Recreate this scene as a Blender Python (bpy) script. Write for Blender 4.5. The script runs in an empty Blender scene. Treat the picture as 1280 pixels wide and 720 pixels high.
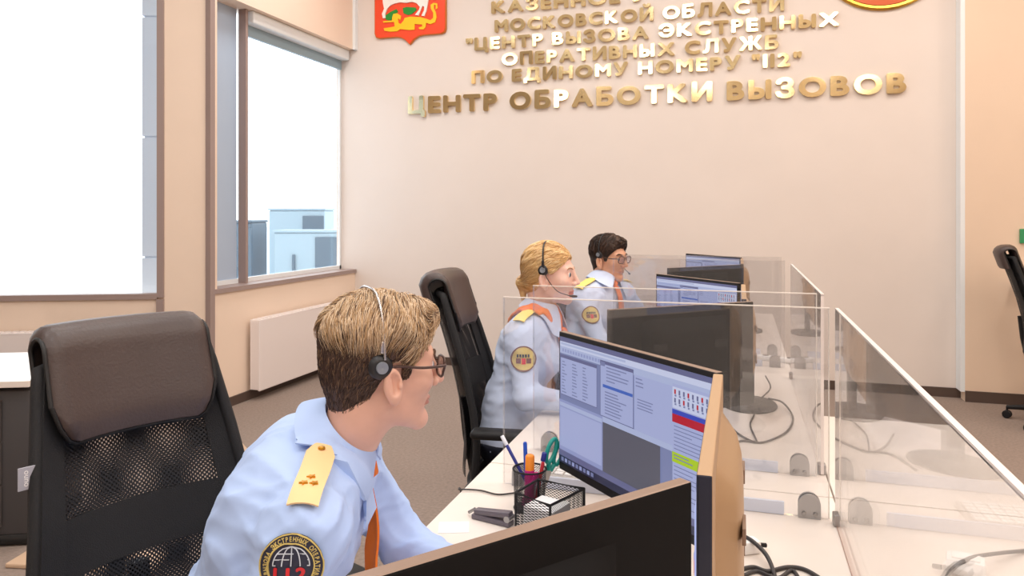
import bpy, bmesh, math, random
import numpy as np
from mathutils import Vector, Matrix

SC = bpy.context.scene
COL = SC.collection
PI = math.pi
rnd = random.Random(7)
def R(a): return math.radians(a)

# ------------------------------------------------------------------ camera, world, light, exposure
CAM_H, FPX, HORIZON, YAW = 1.47, 931.0, 267.0, R(17.0)
cd = bpy.data.cameras.new('camera'); cam = bpy.data.objects.new('camera', cd); COL.objects.link(cam)
cam.location = (0, 0, CAM_H); cam.rotation_euler = (PI/2, 0, YAW)
cd.sensor_width = 36; cd.lens = FPX/1280*36; cd.shift_y = -(360-HORIZON)/1280; cd.clip_start = .02
SC.camera = cam

W = bpy.data.worlds.new('sky'); SC.world = W; W.use_nodes = True
bg = W.node_tree.nodes['Background']; bg.inputs[0].default_value = (.90, .96, 1.0, 1); bg.inputs[1].default_value = 2.6

SC.view_settings.view_transform = 'Standard'; SC.view_settings.look = 'None'
SC.view_settings.exposure = 0.0; SC.view_settings.gamma = 1; SC.view_settings.use_curve_mapping = False
SC.cycles.use_denoising = True
SC.cycles.transparent_max_bounces = 40
SC.cycles.max_bounces = 10
SC.cycles.sample_clamp_indirect = 6

def area(name, loc, size, power, col, rot=(0, 0, 0)):
    l = bpy.data.lights.new(name, 'AREA'); l.shape = 'RECTANGLE'; l.size, l.size_y = size
    l.energy = power; l.color = col
    o = bpy.data.objects.new(name, l); COL.objects.link(o); o.location = loc; o.rotation_euler = rot
    return o
CEIL = 4.45
LAMP_POWER = 30
for i, x in enumerate((-2.9, -.9, 1.1, 3.1)):
    for j, y in enumerate((-2.2, .2, 2.6, 5.0)):
        area('ceiling_lamp', (x, y, CEIL-.06), (.6, 1.2), LAMP_POWER*(1.12 if x > 0 else .92), (1, .91, .83) if x > 0 else (1, .985, .965))

# ------------------------------------------------------------------ pixels to places
cy_, sy_ = math.cos(YAW), math.sin(YAW)
def cam2room(x, y): return (cy_*x - sy_*y, sy_*x + cy_*y)
def at_depth(px, py, d):
    x = (px-640)/FPX*d; X, Y = cam2room(x, d)
    return Vector((X, Y, CAM_H-(py-HORIZON)/FPX*d))
def on_z(px, py, z): return at_depth(px, py, (CAM_H-z)*FPX/(py-HORIZON))
def on_y(px, py, Yw):
    r = (px-640)/FPX
    return at_depth(px, py, Yw/(sy_*r+cy_))

# ------------------------------------------------------------------ materials
def lin(c):
    c = c/255.0
    return c/12.92 if c <= .04045 else ((c+.055)/1.055)**2.4
def rgb(r, g, b): return (lin(r), lin(g), lin(b), 1)
MATS = {}
def mat(name, col, rough=.5, metal=0, var=0, vscale=8, bump=0, bscale=60, emit=None, estr=1, sub=0, sheen=0, coat=0, spec=None):
    if name in MATS: return MATS[name]
    m = bpy.data.materials.new(name); m.use_nodes = True; nt = m.node_tree; b = nt.nodes['Principled BSDF']
    c = rgb(*col); b.inputs['Base Color'].default_value = c
    b.inputs['Roughness'].default_value = rough; b.inputs['Metallic'].default_value = metal
    if spec is not None: b.inputs['Specular IOR Level'].default_value = spec
    if coat: b.inputs['Coat Weight'].default_value = coat
    if sheen: b.inputs['Sheen Weight'].default_value = sheen
    if sub:
        b.inputs['Subsurface Weight'].default_value = sub; b.inputs['Subsurface Radius'].default_value = (.010, .004, .002)
        b.inputs['Subsurface Scale'].default_value = 1
    if emit:
        b.inputs['Emission Color'].default_value = rgb(*emit); b.inputs['Emission Strength'].default_value = estr
    if var or bump:
        tc = nt.nodes.new('ShaderNodeTexCoord')
    if var:
        n = nt.nodes.new('ShaderNodeTexNoise'); n.inputs['Scale'].default_value = vscale; n.inputs['Detail'].default_value = 5
        nt.links.new(tc.outputs['Object'], n.inputs['Vector'])
        r = nt.nodes.new('ShaderNodeValToRGB')
        r.color_ramp.elements[0].position = .3; r.color_ramp.elements[1].position = .7
        r.color_ramp.elements[0].color = tuple(max(0, v*(1-var)) for v in c[:3])+(1,)
        r.color_ramp.elements[1].color = tuple(min(1, v*(1+var)) for v in c[:3])+(1,)
        nt.links.new(n.outputs[0], r.inputs[0]); nt.links.new(r.outputs[0], b.inputs['Base Color'])
    if bump:
        n2 = nt.nodes.new('ShaderNodeTexNoise'); n2.inputs['Scale'].default_value = bscale; n2.inputs['Detail'].default_value = 4
        nt.links.new(tc.outputs['Object'], n2.inputs['Vector'])
        bp = nt.nodes.new('ShaderNodeBump'); bp.inputs['Strength'].default_value = bump; bp.inputs['Distance'].default_value = .01
        nt.links.new(n2.outputs[0], bp.inputs['Height']); nt.links.new(bp.outputs[0], b.inputs['Normal'])
    MATS[name] = m
    return m

def glass_mat(name, tint=(.97, .975, .98), f0=.045, haze=0.0, hazecol=(240, 235, 230)):
    """clear sheet: straight transmission, mirror reflection growing towards grazing angles"""
    m = bpy.data.materials.new(name); m.use_nodes = True; nt = m.node_tree; nt.nodes.clear(); N = nt.nodes.new; L = nt.links.new
    out = N('ShaderNodeOutputMaterial'); tr = N('ShaderNodeBsdfTransparent'); tr.inputs[0].default_value = tint+(1,)
    gl = N('ShaderNodeBsdfGlossy'); gl.inputs['Roughness'].default_value = .01; gl.inputs[0].default_value = (1, 1, 1, 1)
    g = N('ShaderNodeNewGeometry'); d = N('ShaderNodeVectorMath'); d.operation = 'DOT_PRODUCT'
    L(g.outputs['Normal'], d.inputs[0]); L(g.outputs['Incoming'], d.inputs[1])
    a = N('ShaderNodeMath'); a.operation = 'ABSOLUTE'; L(d.outputs['Value'], a.inputs[0])
    s = N('ShaderNodeMath'); s.operation = 'SUBTRACT'; s.inputs[0].default_value = 1; L(a.outputs[0], s.inputs[1]); s.use_clamp = True
    p = N('ShaderNodeMath'); p.operation = 'POWER'; p.inputs[1].default_value = 5; L(s.outputs[0], p.inputs[0])
    f = N('ShaderNodeMath'); f.operation = 'MULTIPLY_ADD'; f.inputs[1].default_value = 1-f0; f.inputs[2].default_value = f0; L(p.outputs[0], f.inputs[0])
    mx = N('ShaderNodeMixShader'); L(f.outputs[0], mx.inputs[0]); L(tr.outputs[0], mx.inputs[1]); L(gl.outputs[0], mx.inputs[2])
    last = mx
    if haze:
        df = N('ShaderNodeBsdfDiffuse'); df.inputs[0].default_value = rgb(*hazecol)
        m2 = N('ShaderNodeMixShader'); m2.inputs[0].default_value = haze; L(mx.outputs[0], m2.inputs[1]); L(df.outputs[0], m2.inputs[2]); last = m2
    L(last.outputs[0], out.inputs[0]); MATS[name] = m
    return m

def mesh_mat(name, col, pitch=.0046, thr=.30):
    """woven net: opaque threads and open holes in a staggered lattice laid out in metres in the UV map"""
    m = bpy.data.materials.new(name); m.use_nodes = True; nt = m.node_tree; N = nt.nodes.new; L = nt.links.new
    b = nt.nodes['Principled BSDF']; b.inputs['Base Color'].default_value = rgb(*col); b.inputs['Roughness'].default_value = .6
    uv = N('ShaderNodeUVMap'); sp = N('ShaderNodeSeparateXYZ'); L(uv.outputs[0], sp.inputs[0])
    sn = []
    for k in (0, 1):
        mu = N('ShaderNodeMath'); mu.operation = 'MULTIPLY'; mu.inputs[1].default_value = PI/pitch; L(sp.outputs[k], mu.inputs[0])
        si = N('ShaderNodeMath'); si.operation = 'SINE'; L(mu.outputs[0], si.inputs[0]); sn.append(si)
    pr = N('ShaderNodeMath'); pr.operation = 'MULTIPLY'; L(sn[0].outputs[0], pr.inputs[0]); L(sn[1].outputs[0], pr.inputs[1])
    gt = N('ShaderNodeMath'); gt.operation = 'GREATER_THAN'; gt.inputs[1].default_value = thr; L(pr.outputs[0], gt.inputs[0])
    tr = N('ShaderNodeBsdfTransparent'); mx = N('ShaderNodeMixShader')
    L(gt.outputs[0], mx.inputs[0]); L(b.outputs[0], mx.inputs[1]); L(tr.outputs[0], mx.inputs[2])
    L(mx.outputs[0], nt.nodes['Material Output'].inputs[0]); MATS[name] = m
    return m

# ------------------------------------------------------------------ mesh builder
class MB:
    def __init__(s): s.v = []; s.f = []; s.m = []; s.uv = None
    def add(s, vs, fs, mi=0):
        o = len(s.v); s.v += [tuple(v) for v in vs]
        for f in fs: s.f.append([i+o for i in f]); s.m.append(mi)
        return s
    def frombm(s, bm, mi=0, M=None):
        bm.verts.index_update()
        return s.add([(M @ v.co if M else v.co) for v in bm.verts], [[v.index for v in f.verts] for f in bm.faces], mi)
    def box(s, c, d, bev=0, rot=0, mi=0, seg=2, M=None):
        bm = bmesh.new(); bmesh.ops.create_cube(bm, size=1)
        for v in bm.verts: v.co = Vector((v.co.x*d[0], v.co.y*d[1], v.co.z*d[2]))
        if bev: bmesh.ops.bevel(bm, geom=bm.edges[:], offset=bev, segments=seg, profile=.5, affect='EDGES')
        T = Matrix.Translation(c) @ Matrix.Rotation(rot, 4, 'Z')
        if M is not None: T = M @ T
        s.frombm(bm, mi, T); bm.free(); return s
    def tube(s, pts, r, n=8, mi=0, caps=True, closed=False):
        pts = [Vector(p) for p in pts]; k = len(pts)
        rs = r if isinstance(r, (list, tuple)) else [r]*k
        o = len(s.v); prev = None
        for i, p in enumerate(pts):
            if closed: t = pts[(i+1) % k]-pts[i-1]
            else: t = pts[min(i+1, k-1)]-pts[max(i-1, 0)]
            if t.length < 1e-9: t = Vector((0, 0, 1))
            t.normalize()
            if prev is None:
                a = Vector((0, 0, 1)) if abs(t.z) < .9 else Vector((1, 0, 0)); u = t.cross(a).normalized()
            else:
                u = (prev - t*prev.dot(t))
                u = u.normalized() if u.length > 1e-6 else t.orthogonal().normalized()
            prev = u; w = t.cross(u)
            for j in range(n):
                an = 2*PI*j/n; s.v.append(tuple(p+(u*math.cos(an)+w*math.sin(an))*rs[i]))
        m = k if closed else k-1
        for i in range(m):
            for j in range(n):
                a = o+i*n+j; b = o+i*n+(j+1) % n; i2 = (i+1) % k; c = o+i2*n+(j+1) % n; d = o+i2*n+j
                s.f.append([a, b, c, d]); s.m.append(mi)
        if caps and not closed:
            s.f.append([o+j for j in range(n)][::-1]); s.m.append(mi)
            s.f.append([o+(k-1)*n+j for j in range(n)]); s.m.append(mi)
        return s
    def lathe(s, prof, n=24, c=(0, 0, 0), mi=0, M=None, sx=1, sy=1):
        o = len(s.v); c = Vector(c)
        for (r, z) in prof:
            for j in range(n):
                a = 2*PI*j/n; p = Vector((r*math.cos(a)*sx, r*math.sin(a)*sy, z))
                p = (M @ p) if M is not None else p
                s.v.append(tuple(p+c))
        for i in range(len(prof)-1):
            for j in range(n):
                s.f.append([o+i*n+j, o+i*n+(j+1) % n, o+(i+1)*n+(j+1) % n, o+(i+1)*n+j]); s.m.append(mi)
        if prof[0][0] > 1e-6: s.f.append([o+j for j in range(n)][::-1]); s.m.append(mi)
        if prof[-1][0] > 1e-6: s.f.append([o+(len(prof)-1)*n+j for j in range(n)]); s.m.append(mi)
        return s
    def prism(s, poly, fn, d0, d1, mi=0):
        """poly: 2-D outline, fn(a,b,d) -> point, thickness from d0 to d1"""
        n = len(poly)
        ar = sum(poly[i][0]*poly[(i+1) % n][1]-poly[(i+1) % n][0]*poly[i][1] for i in range(n))
        if ar < 0: poly = poly[::-1]
        vs = [fn(a, b, d0) for a, b in poly]+[fn(a, b, d1) for a, b in poly]
        fs = [list(range(n))[::-1], [n+i for i in range(n)]]+[[i, (i+1) % n, n+(i+1) % n, n+i] for i in range(n)]
        return s.add(vs, fs, mi)
    def shell(s, G, th, mi=0, back=None):
        """G: rows of points; a closed sheet of thickness th (number or grid)"""
        G = np.array([[tuple(p) for p in row] for row in G], float); a, b = G.shape[:2]
        du = np.gradient(G, axis=0); dv = np.gradient(G, axis=1); nn = np.cross(du, dv)
        nn /= np.linalg.norm(nn, axis=2, keepdims=True)+1e-12
        th = np.broadcast_to(np.array(th, float), (a, b))[..., None]
        top = G+nn*th; o = len(s.v)
        s.v += [tuple(p) for p in top.reshape(-1, 3)]+[tuple(p) for p in G.reshape(-1, 3)]
        K = a*b
        for i in range(a-1):
            for j in range(b-1):
                q = [i*b+j, (i+1)*b+j, (i+1)*b+j+1, i*b+j+1]
                s.f.append([o+x for x in q]); s.m.append(mi)
                s.f.append([o+K+x for x in q[::-1]]); s.m.append(mi if back is None else back)
        ring = [(i, 0) for i in range(a)]+[(a-1, j) for j in range(1, b)]+[(i, b-1) for i in range(a-2, -1, -1)]+[(0, j) for j in range(b-2, 0, -1)]
        for k in range(len(ring)):
            x = ring[k][0]*b+ring[k][1]; y = ring[(k+1) % len(ring)]; y = y[0]*b+y[1]
            s.f.append([o+y, o+x, o+K+x, o+K+y]); s.m.append(mi)
        return s
    def move(s, M):
        s.v = [tuple(M @ Vector(v)) for v in s.v]; return s
    def build(s, name, mats, parent=None, smooth=None, kind=None):
        me = bpy.data.meshes.new(name); me.from_pydata(s.v, [], s.f)
        mats = mats if isinstance(mats, (list, tuple)) else [mats]
        for m in mats: me.materials.append(m)
        if len(mats) > 1: me.polygons.foreach_set('material_index', s.m)
        if smooth is True: me.polygons.foreach_set('use_smooth', [True]*len(s.f))
        me.update()
        if smooth is not None and smooth is not True:
            me.polygons.foreach_set('use_smooth', [True]*len(s.f))
            me.set_sharp_from_angle(angle=R(smooth))
        o = bpy.data.objects.new(name, me); COL.objects.link(o)
        if parent is not None: o.parent = parent
        if kind: o['kind'] = kind
        return o

def thing(name, label, cat, loc=(0, 0, 0), rz=0, group=None):
    o = bpy.data.objects.new(name, None); COL.objects.link(o); o.empty_display_size = .05
    o.location = loc; o.rotation_euler = (0, 0, rz); o['label'] = label; o['category'] = cat
    if group: o['group'] = group
    return o
def tag(o, label, cat, group=None):
    o['label'] = label; o['category'] = cat
    if group: o['group'] = group
    return o
def dup(root, loc, rz, label, group=None):
    def cp(o, par):
        c = o.copy(); COL.objects.link(c)
        if par is not None: c.parent = par
        for ch in list(o.children): cp(ch, c)
        return c
    r = cp(root, None); r.location = loc; r.rotation_euler = (0, 0, rz); r['label'] = label
    if group: r['group'] = group
    return r
def struct(name, mb, m, smooth=None, parent=None):
    o = mb.build(name, m, parent, smooth)
    if parent is None: o['kind'] = 'structure'
    return o
LATIN = dict(zip('АВЕКМНОРСТХ', 'ABEKMHOPCTX'))
def glyph(ch, depth, bold=0.0):
    if ch in 'ЬЫ':                                   # soft sign: a P turned upside down; yery adds a bar
        vs, fs = glyph('P', depth); h = max(v[1] for v in vs)
        vs = [(x, h-y, z) for x, y, z in vs]; fs = [f[::-1] for f in fs]
        if ch == 'Ы':
            v2, f2 = glyph('I', depth); dx = max(v[0] for v in vs)+.10-min(v[0] for v in v2); o = len(vs)
            vs = vs+[(x+dx, y, z) for x, y, z in v2]; fs = fs+[[i+o for i in f] for f in f2]
        return vs, fs
    ch = LATIN.get(ch, ch)
    """one character as solid mesh data (verts, faces), cap height about .73 before scaling"""
    cu = bpy.data.curves.new('t', 'FONT'); cu.body = ch; cu.size = 1; cu.extrude = depth; cu.offset = bold; cu.resolution_u = 4
    o = bpy.data.objects.new('t', cu); COL.objects.link(o)
    bpy.context.view_layer.update()
    me = bpy.data.meshes.new_from_object(o.evaluated_get(bpy.context.evaluated_depsgraph_get()))
    vs = [tuple(v.co) for v in me.vertices]; fs = [list(p.vertices) for p in me.polygons]
    bpy.data.objects.remove(o); bpy.data.curves.remove(cu); bpy.data.meshes.remove(me)
    return vs, fs
GC = {}
def glyphc(ch, depth, bold):
    """bold: strokes thickened by laying shifted copies over one another"""
    k = (ch, depth, bold)
    if k not in GC:
        vs, fs = glyph(ch, depth); V, F = list(vs), list(fs)
        if bold:
            for i in range(8):
                a = 2*PI*i/8; o = len(V); s = 1-.004*(i+1)
                V += [(x+bold*math.cos(a), y+bold*math.sin(a), z*s) for x, y, z in vs]; F += [[j+o for j in f] for f in fs]
        GC[k] = (V, F)
    return GC[k]
def set_uv(o, fn):
    me = o.data; uv = me.uv_layers.new(name='UVMap'); co = [v.co for v in me.vertices]
    for l in me.loops: uv.data[l.index].uv = fn(co[l.vertex_index])
def catmull(P, n=8):
    P = [Vector(p) for p in P]; Q = [P[0]*2-P[1]]+P+[P[-1]*2-P[-2]]; out = []
    for i in range(1, len(Q)-2):
        a, b, c, d = Q[i-1:i+3]
        for k in range(n):
            t = k/n; out.append(.5*((2*b)+(c-a)*t+(2*a-5*b+4*c-d)*t*t+(3*b-a-3*c+d)*t**3))
    out.append(P[-1]); return out

# ------------------------------------------------------------------ material palette
wallm = mat('painted_wall', (229, 217, 208), .75, var=.02, vscale=2, bump=.03, bscale=180)
peach_lit = mat('peach_wall_lit', (244, 222, 202), .7, var=.02, vscale=2, bump=.03, bscale=180)  # peach lightened in colour to stand for lamp light on the left walls
peach = mat('peach_wall', (233, 208, 184), .7, var=.02, vscale=2, bump=.03, bscale=180)
ceilm = mat('ceiling_white', (240, 238, 234), .9)
carpet = mat('carpet', (152, 135, 124), .95, var=.14, vscale=60, bump=.5, bscale=420)
skirt = mat('skirting_brown', (84, 68, 60), .5)
framebrown = mat('window_frame_brown', (160, 140, 134), .45)
cassette = mat('blind_white', (236, 240, 242), .5)
mullm = mat('mullion_bluegrey', (182, 200, 222), .45)
claddm = mat('cladding_blue', (214, 230, 248), .5)
snow = mat('snow', (240, 244, 248), .9)
unitm = mat('roof_unit_grey', (150, 172, 184), .5); unitd = mat('roof_unit_dark', (78, 100, 116), .5)
pane_m = glass_mat('window_glass', (.98, .99, 1.0), .04)
acryl = glass_mat('acrylic_sheet', (.93, .93, .935), .052, .02)
acryl_edge = mat('acrylic_edge', (238, 228, 224), .25, coat=.3)
edge_soft = glass_mat('acrylic_edge_soft', (.95, .95, .95), .05, .45, (250, 242, 234))
strip_m = mat('acrylic_strip', (214, 220, 236), .3)
desk_m = mat('desk_white', (236, 226, 217), .32, var=.012, vscale=14)
desk_edge = mat('desk_edge_beige', (214, 198, 184), .45)
steel = mat('steel_grey', (168, 166, 166), .35, metal=.8)
white_metal = mat('white_enamel', (240, 230, 226), .35)
bracket_m = mat('bracket_satin', (176, 174, 174), .32, metal=.35)
black = mat('black_plastic', (26, 25, 27), .5, spec=.3)
shellblack = mat('monitor_back_black', (22, 21, 22), .75, spec=.15)
blackmatt = mat('black_matte', (20, 19, 20), .55, bump=.05, bscale=300)
sheen_brown = mat('painted_sheen_brown', (138, 114, 98), .42, metal=.2)  # warm wall reflection painted into the colour of the monitor tops
sheen_tan = mat('painted_sheen_tan', (178, 146, 112), .45, metal=.1)  # warm reflection painted into top and back of the edge-on monitors
navy = mat('navy_bezel', (33, 37, 56), .4)
leather = mat('dark_brown_leather', (70, 57, 54), .42, var=.06, vscale=12, bump=.12, bscale=160)
net = mesh_mat('black_net', (24, 24, 28), .0046, .12)
netd = mat('black_net_dense', (22, 22, 25), .75, bump=.3, bscale=500)
cupnet = mesh_mat('cup_net', (34, 32, 36), .0030, -.25)
cable_m = mat('cable_dark', (58, 54, 54), .5)
paper = mat('paper_white', (246, 244, 242), .7)
greym = mat('dark_grey_panel', (88, 82, 80), .5)
gold = mat('gold_metal', (250, 226, 172), .12, metal=1)
beige_strip = mat('pale_wood', (206, 176, 148), .5, var=.06, vscale=9)

# ------------------------------------------------------------------ the room
Y_BACK = 6.74; X_LEFT = -3.72; C0 = Vector((-3.72, 4.58, 0)); E1 = Vector((-.914, -.405, 0)).normalized(); N1 = Vector((E1.y, -E1.x, 0))
if N1.y < 0: N1 = -N1
def wp(t, n, z): return C0+E1*t+N1*n+Vector((0, 0, z))
def wbox(mb, t0, t1, n0, n1, z0, z1, mi=0):
    mb.add([wp(t, n, z) for z in (z0, z1) for t, n in ((t0, n0), (t1, n0), (t1, n1), (t0, n1))],
           [[3, 2, 1, 0], [4, 5, 6, 7], [0, 1, 5, 4], [1, 2, 6, 5], [2, 3, 7, 6], [3, 0, 4, 7]], mi)
def bx(mb, x0, x1, y0, y1, z0, z1, mi=0, bev=0):
    return mb.box(((x0+x1)/2, (y0+y1)/2, (z0+z1)/2), (x1-x0, y1-y0, z1-z0), bev, 0, mi)
farc = C0+E1*4.6
outline = [(5.0, -4.0), (5.0, Y_BACK), (X_LEFT, Y_BACK), (X_LEFT, C0.y), (farc.x, farc.y), (farc.x, -4.0)]
m = MB(); m.prism(outline, lambda a, b, d: (a, b, d), -.12, 0); struct('floor', m, carpet)
m = MB(); m.prism(outline, lambda a, b, d: (a, b, d), CEIL, CEIL+.12); struct('ceiling', m, ceilm)
m = MB(); bx(m, -3.93, 1.686, Y_BACK, Y_BACK+.2, 0, CEIL); struct('wall_back', m, wallm)
m = MB(); bx(m, 1.686, 5.2, Y_BACK-.13, Y_BACK+.2, 0, CEIL); struct('wall_back_right', m, peach)
m = MB(); bx(m, 5.0, 5.2, -4.2, Y_BACK-.13, 0, CEIL); struct('wall_right', m, peach)
m = MB(); bx(m, farc.x-.2, 5.2, -4.2, -4.0, 0, CEIL); struct('wall_near', m, wallm)
m = MB(); bx(m, farc.x-.2, farc.x, -4.0, farc.y+.1, 0, CEIL); struct('wall_far_left', m, wallm)
SILL2, TOP2, WY0, WY1 = .875, 3.12, 4.66, 6.735
m = MB(); bx(m, X_LEFT-.24, X_LEFT, C0.y, Y_BACK, 0, SILL2); bx(m, X_LEFT-.24, X_LEFT, C0.y, Y_BACK, TOP2, CEIL)
bx(m, X_LEFT-.24, X_LEFT, C0.y+.03, WY0, SILL2, TOP2); struct('wall_left', m, peach_lit)
SILL1, TOP1, T0, T1 = .86, 3.35, .33, 3.4
m = MB(); wbox(m, 0, 4.6, 0, .1, 0, SILL1); wbox(m, 0, 4.6, 0, .1, TOP1, CEIL); wbox(m, 0, T0, 0, .1, SILL1, TOP1); wbox(m, T1, 4.6, 0, .1, SILL1, TOP1)
struct('wall_window', m, peach_lit)
# skirting
m = MB(); bx(m, X_LEFT+.015, 1.686, Y_BACK-.015, Y_BACK, 0, .075); struct('baseboard_back', m, skirt)
m = MB(); bx(m, 1.686, 5, Y_BACK-.145, Y_BACK-.13, 0, .085); struct('baseboard_right', m, skirt)
m = MB(); bx(m, X_LEFT, X_LEFT+.015, C0.y, Y_BACK, 0, .07); struct('baseboard_left', m, skirt)
m = MB(); wbox(m, 0, 4.6, -.015, 0, 0, .07); struct('baseboard_window', m, skirt)
m = MB(); bx(m, X_LEFT-.02, X_LEFT+.022, C0.y-.022, C0.y+.03, 0, CEIL); struct('trim_1', m, framebrown)
m = MB(); bx(m, 1.655, 1.686, Y_BACK-.13, Y_BACK-.002, .075, CEIL); struct('trim_2', m, cassette)
m = MB(); bx(m, X_LEFT-.02, X_LEFT+.03, Y_BACK-.05, Y_BACK-.001, TOP2, CEIL); struct('trim_3', m, cassette)
# window 1
w1 = MB()
wbox(w1, T0-.012, T0+.035, -.02, .07, SILL1, TOP1); wbox(w1, T0+.035, T1, -.02, .07, SILL1-.012, SILL1+.028)
wbox(w1, T1-.04, T1, -.02, .07, SILL1+.028, TOP1); wbox(w1, T0+.035, T1-.04, -.02, .07, TOP1-.04, TOP1)
wo = struct('window_1', w1, framebrown)
m = MB(); wbox(m, T0+.035, T1-.04, .03, .036, SILL1+.028, TOP1-.04); m.build('pane', pane_m, wo)
m = MB(); wbox(m, T0-.012, T0+.035, -.03, .0, 0, SILL1-.012); struct('trim_4', m, framebrown)
# window 2, set back in its opening
w2 = MB(); XW = X_LEFT-.155
bx(w2, XW, X_LEFT+.018, C0.y+.03, WY1, SILL2, SILL2+.034); bx(w2, XW, XW+.07, 5.11, 5.14, SILL2+.034, TOP2)
bx(w2, XW, XW+.06, WY0, WY0+.04, SILL2+.034, TOP2)
wo2 = struct('window_2', w2, framebrown)
m = MB(); bx(m, XW-.06, XW-.054, WY0, WY1, SILL2+.02, TOP2); m.build('pane', pane_m, wo2)
m = MB(); bx(m, XW-.12, XW-.01, 4.86, 5.10, SILL2+.034, TOP2); m.build('mullion', mullm, wo2)
m = MB(); bx(m, XW-.02, XW+.10, 5.17, WY1-.01, TOP2-.10, TOP2-.001, 0, .01); bx(m, XW-.02, XW+.01, 5.17, WY1-.01, TOP2-.19, TOP2-.10, 1)
m.build('blind_cassette', [cassette, unitm], wo2)
m = MB(); bx(m, XW-.02, XW, WY1-.03, WY1, SILL2+.034, TOP2-.1); bx(m, XW-.03, XW, WY0, WY1, SILL2+.034, SILL2+.07); m.build('inner_frame', cassette, wo2)
# outside
m = MB(); m.add([(-60, 3, .2), (-3.98, 3, .2), (-3.98, 60, .2), (-60, 60, .2)], [[0, 1, 2, 3]]); m.add([(-60, 3, -.2), (-3.98, 3, -.2), (-3.98, 60, -.2), (-60, 60, -.2)], [[3, 2, 1, 0]])
# keep the snow clear of the angled wall
m = MB(); m.prism([(-4.0, 4.85), (-4.0, 60), (-60, 60), (-60, -20), (farc.x-.3, farc.y-.1), (farc.x-.2, farc.y+.25)], lambda a, b, d: (a, b, d), -.1, .2)
struct('ground', m, snow)
m = MB(); z = .21
while z < 4.4:
    z2 = min(z+.93, 4.42); wbox(m, .26, .60, .36, .62, z, z2-.015); z = z2
wbox(m, .275, .585, .37, .61, .2, 4.42)
o = m.build('cladding_pillar', claddm); tag(o, 'pale blue clad pillar just outside the left window', 'pillar')
def roof_unit(name, px0, px1, pyt, pyb, d, label, mats):
    t = at_depth((px0+px1)/2, pyb, d); wdt = (px1-px0)/FPX*d; h = t and (pyb-pyt)/FPX*d
    r = thing(name, label, 'ventilation unit', (t.x, t.y, .2), YAW)
    hh = CAM_H-(pyt-HORIZON)/FPX*d-.2
    mb = MB(); mb.box((0, 0, hh/2), (wdt, .8, hh), .03); mb.build('casing', mats[0], r)
    mb = MB(); mb.box((wdt*.30, -.41, hh*.52), (wdt*.38, .03, hh*.8), .01)
    mb.build('side_panel', mats[1], r)
    mb = MB(); mb.box((0, 0, hh+.02), (wdt*1.03, .84, .04), .01); mb.build('lid', mats[0], r)
    mb = MB(); mb.box((-wdt*.2, -.42, hh*.45), (.05, .04, .3), .012); mb.build('handle', mats[1], r)
roof_unit('ventilation_unit', 344, 412, 263, 340, 15.0, 'taller blue-grey ventilation unit standing behind another outside the right window', (unitm, unitd))
roof_unit('ventilation_unit', 351, 434, 290, 345, 13.0, 'lower blue-grey ventilation unit in front outside the right window', (unitm, unitd))
roof_unit('ventilation_unit', 300, 325, 278, 350, 13.0, 'narrow dark ventilation unit outside the right window beside the mullion', (unitd, unitd))
# low parapet far outside the left window
rl = thing('parapet_rail', 'pale low rail across the roof outside the left window', 'railing', (0, 0, 0))
p0, p1 = at_depth(-120, 288, 24), at_depth(172, 288, 24)
m = MB(); m.tube([p0, p1], .06); m.build('rail', snow, rl)
for k in (.2, .45, .72, .98):
    q = p0.lerp(p1, k); m = MB(); m.tube([(q.x, q.y, .2), q], .09); m.build('post', snow, rl)

# ------------------------------------------------------------------ radiators
def radiator(label, M, L):
    r = thing('radiator', label, 'radiator'); r.matrix_world = M
    m = MB(); m.box((L/2, .10, .355), (L, .02, .56), .008); m.box((L/2, .03, .355), (L-.02, .02, .54), .006); m.build('panel', white_metal, r)
    m = MB(); m.box((L/2, .065, .628), (L, .09, .014), .004)
    for k in range(int(L/.05)): m.box((.03+k*.05, .065, .637), (.03, .07, .006))
    m.build('top_grille', white_metal, r)
    for sx in (.004, L-.004):
        m = MB(); m.box((sx, .065, .355), (.012, .085, .54), .004); m.build('side_cover', white_metal, r)
    m = MB(); m.tube([(.03, .065, .085), (.03, .065, .03), (.03, .0, .03)], .012); m.lathe([(.018, -.02), (.022, 0), (.018, .02)], 12, (.03, .075, .075)); m.build('valve', steel, r)
    m = MB(); m.tube([(.035, .108, .60), (.035, .114, .60)], .012, 10); m.build('vent_plug', black, r)
    for q in (.2, L-.24): m = MB(); bx(m, q, q+.04, -.015, .03, .2, .55); m.build('wall_mount', white_metal, r)
radiator('white panel radiator under the window beside the back wall', Matrix.Translation((X_LEFT+.015, 6.42, 0)) @ Matrix.Rotation(R(-90), 4, 'Z'), 1.42)
a1 = math.atan2(E1.y, E1.x)
radiator('white panel radiator under the left window behind the side desk', Matrix.Translation(wp(1.12, -.015, 0)) @ Matrix.Rotation(a1, 4, 'Z'), 1.5)

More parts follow.
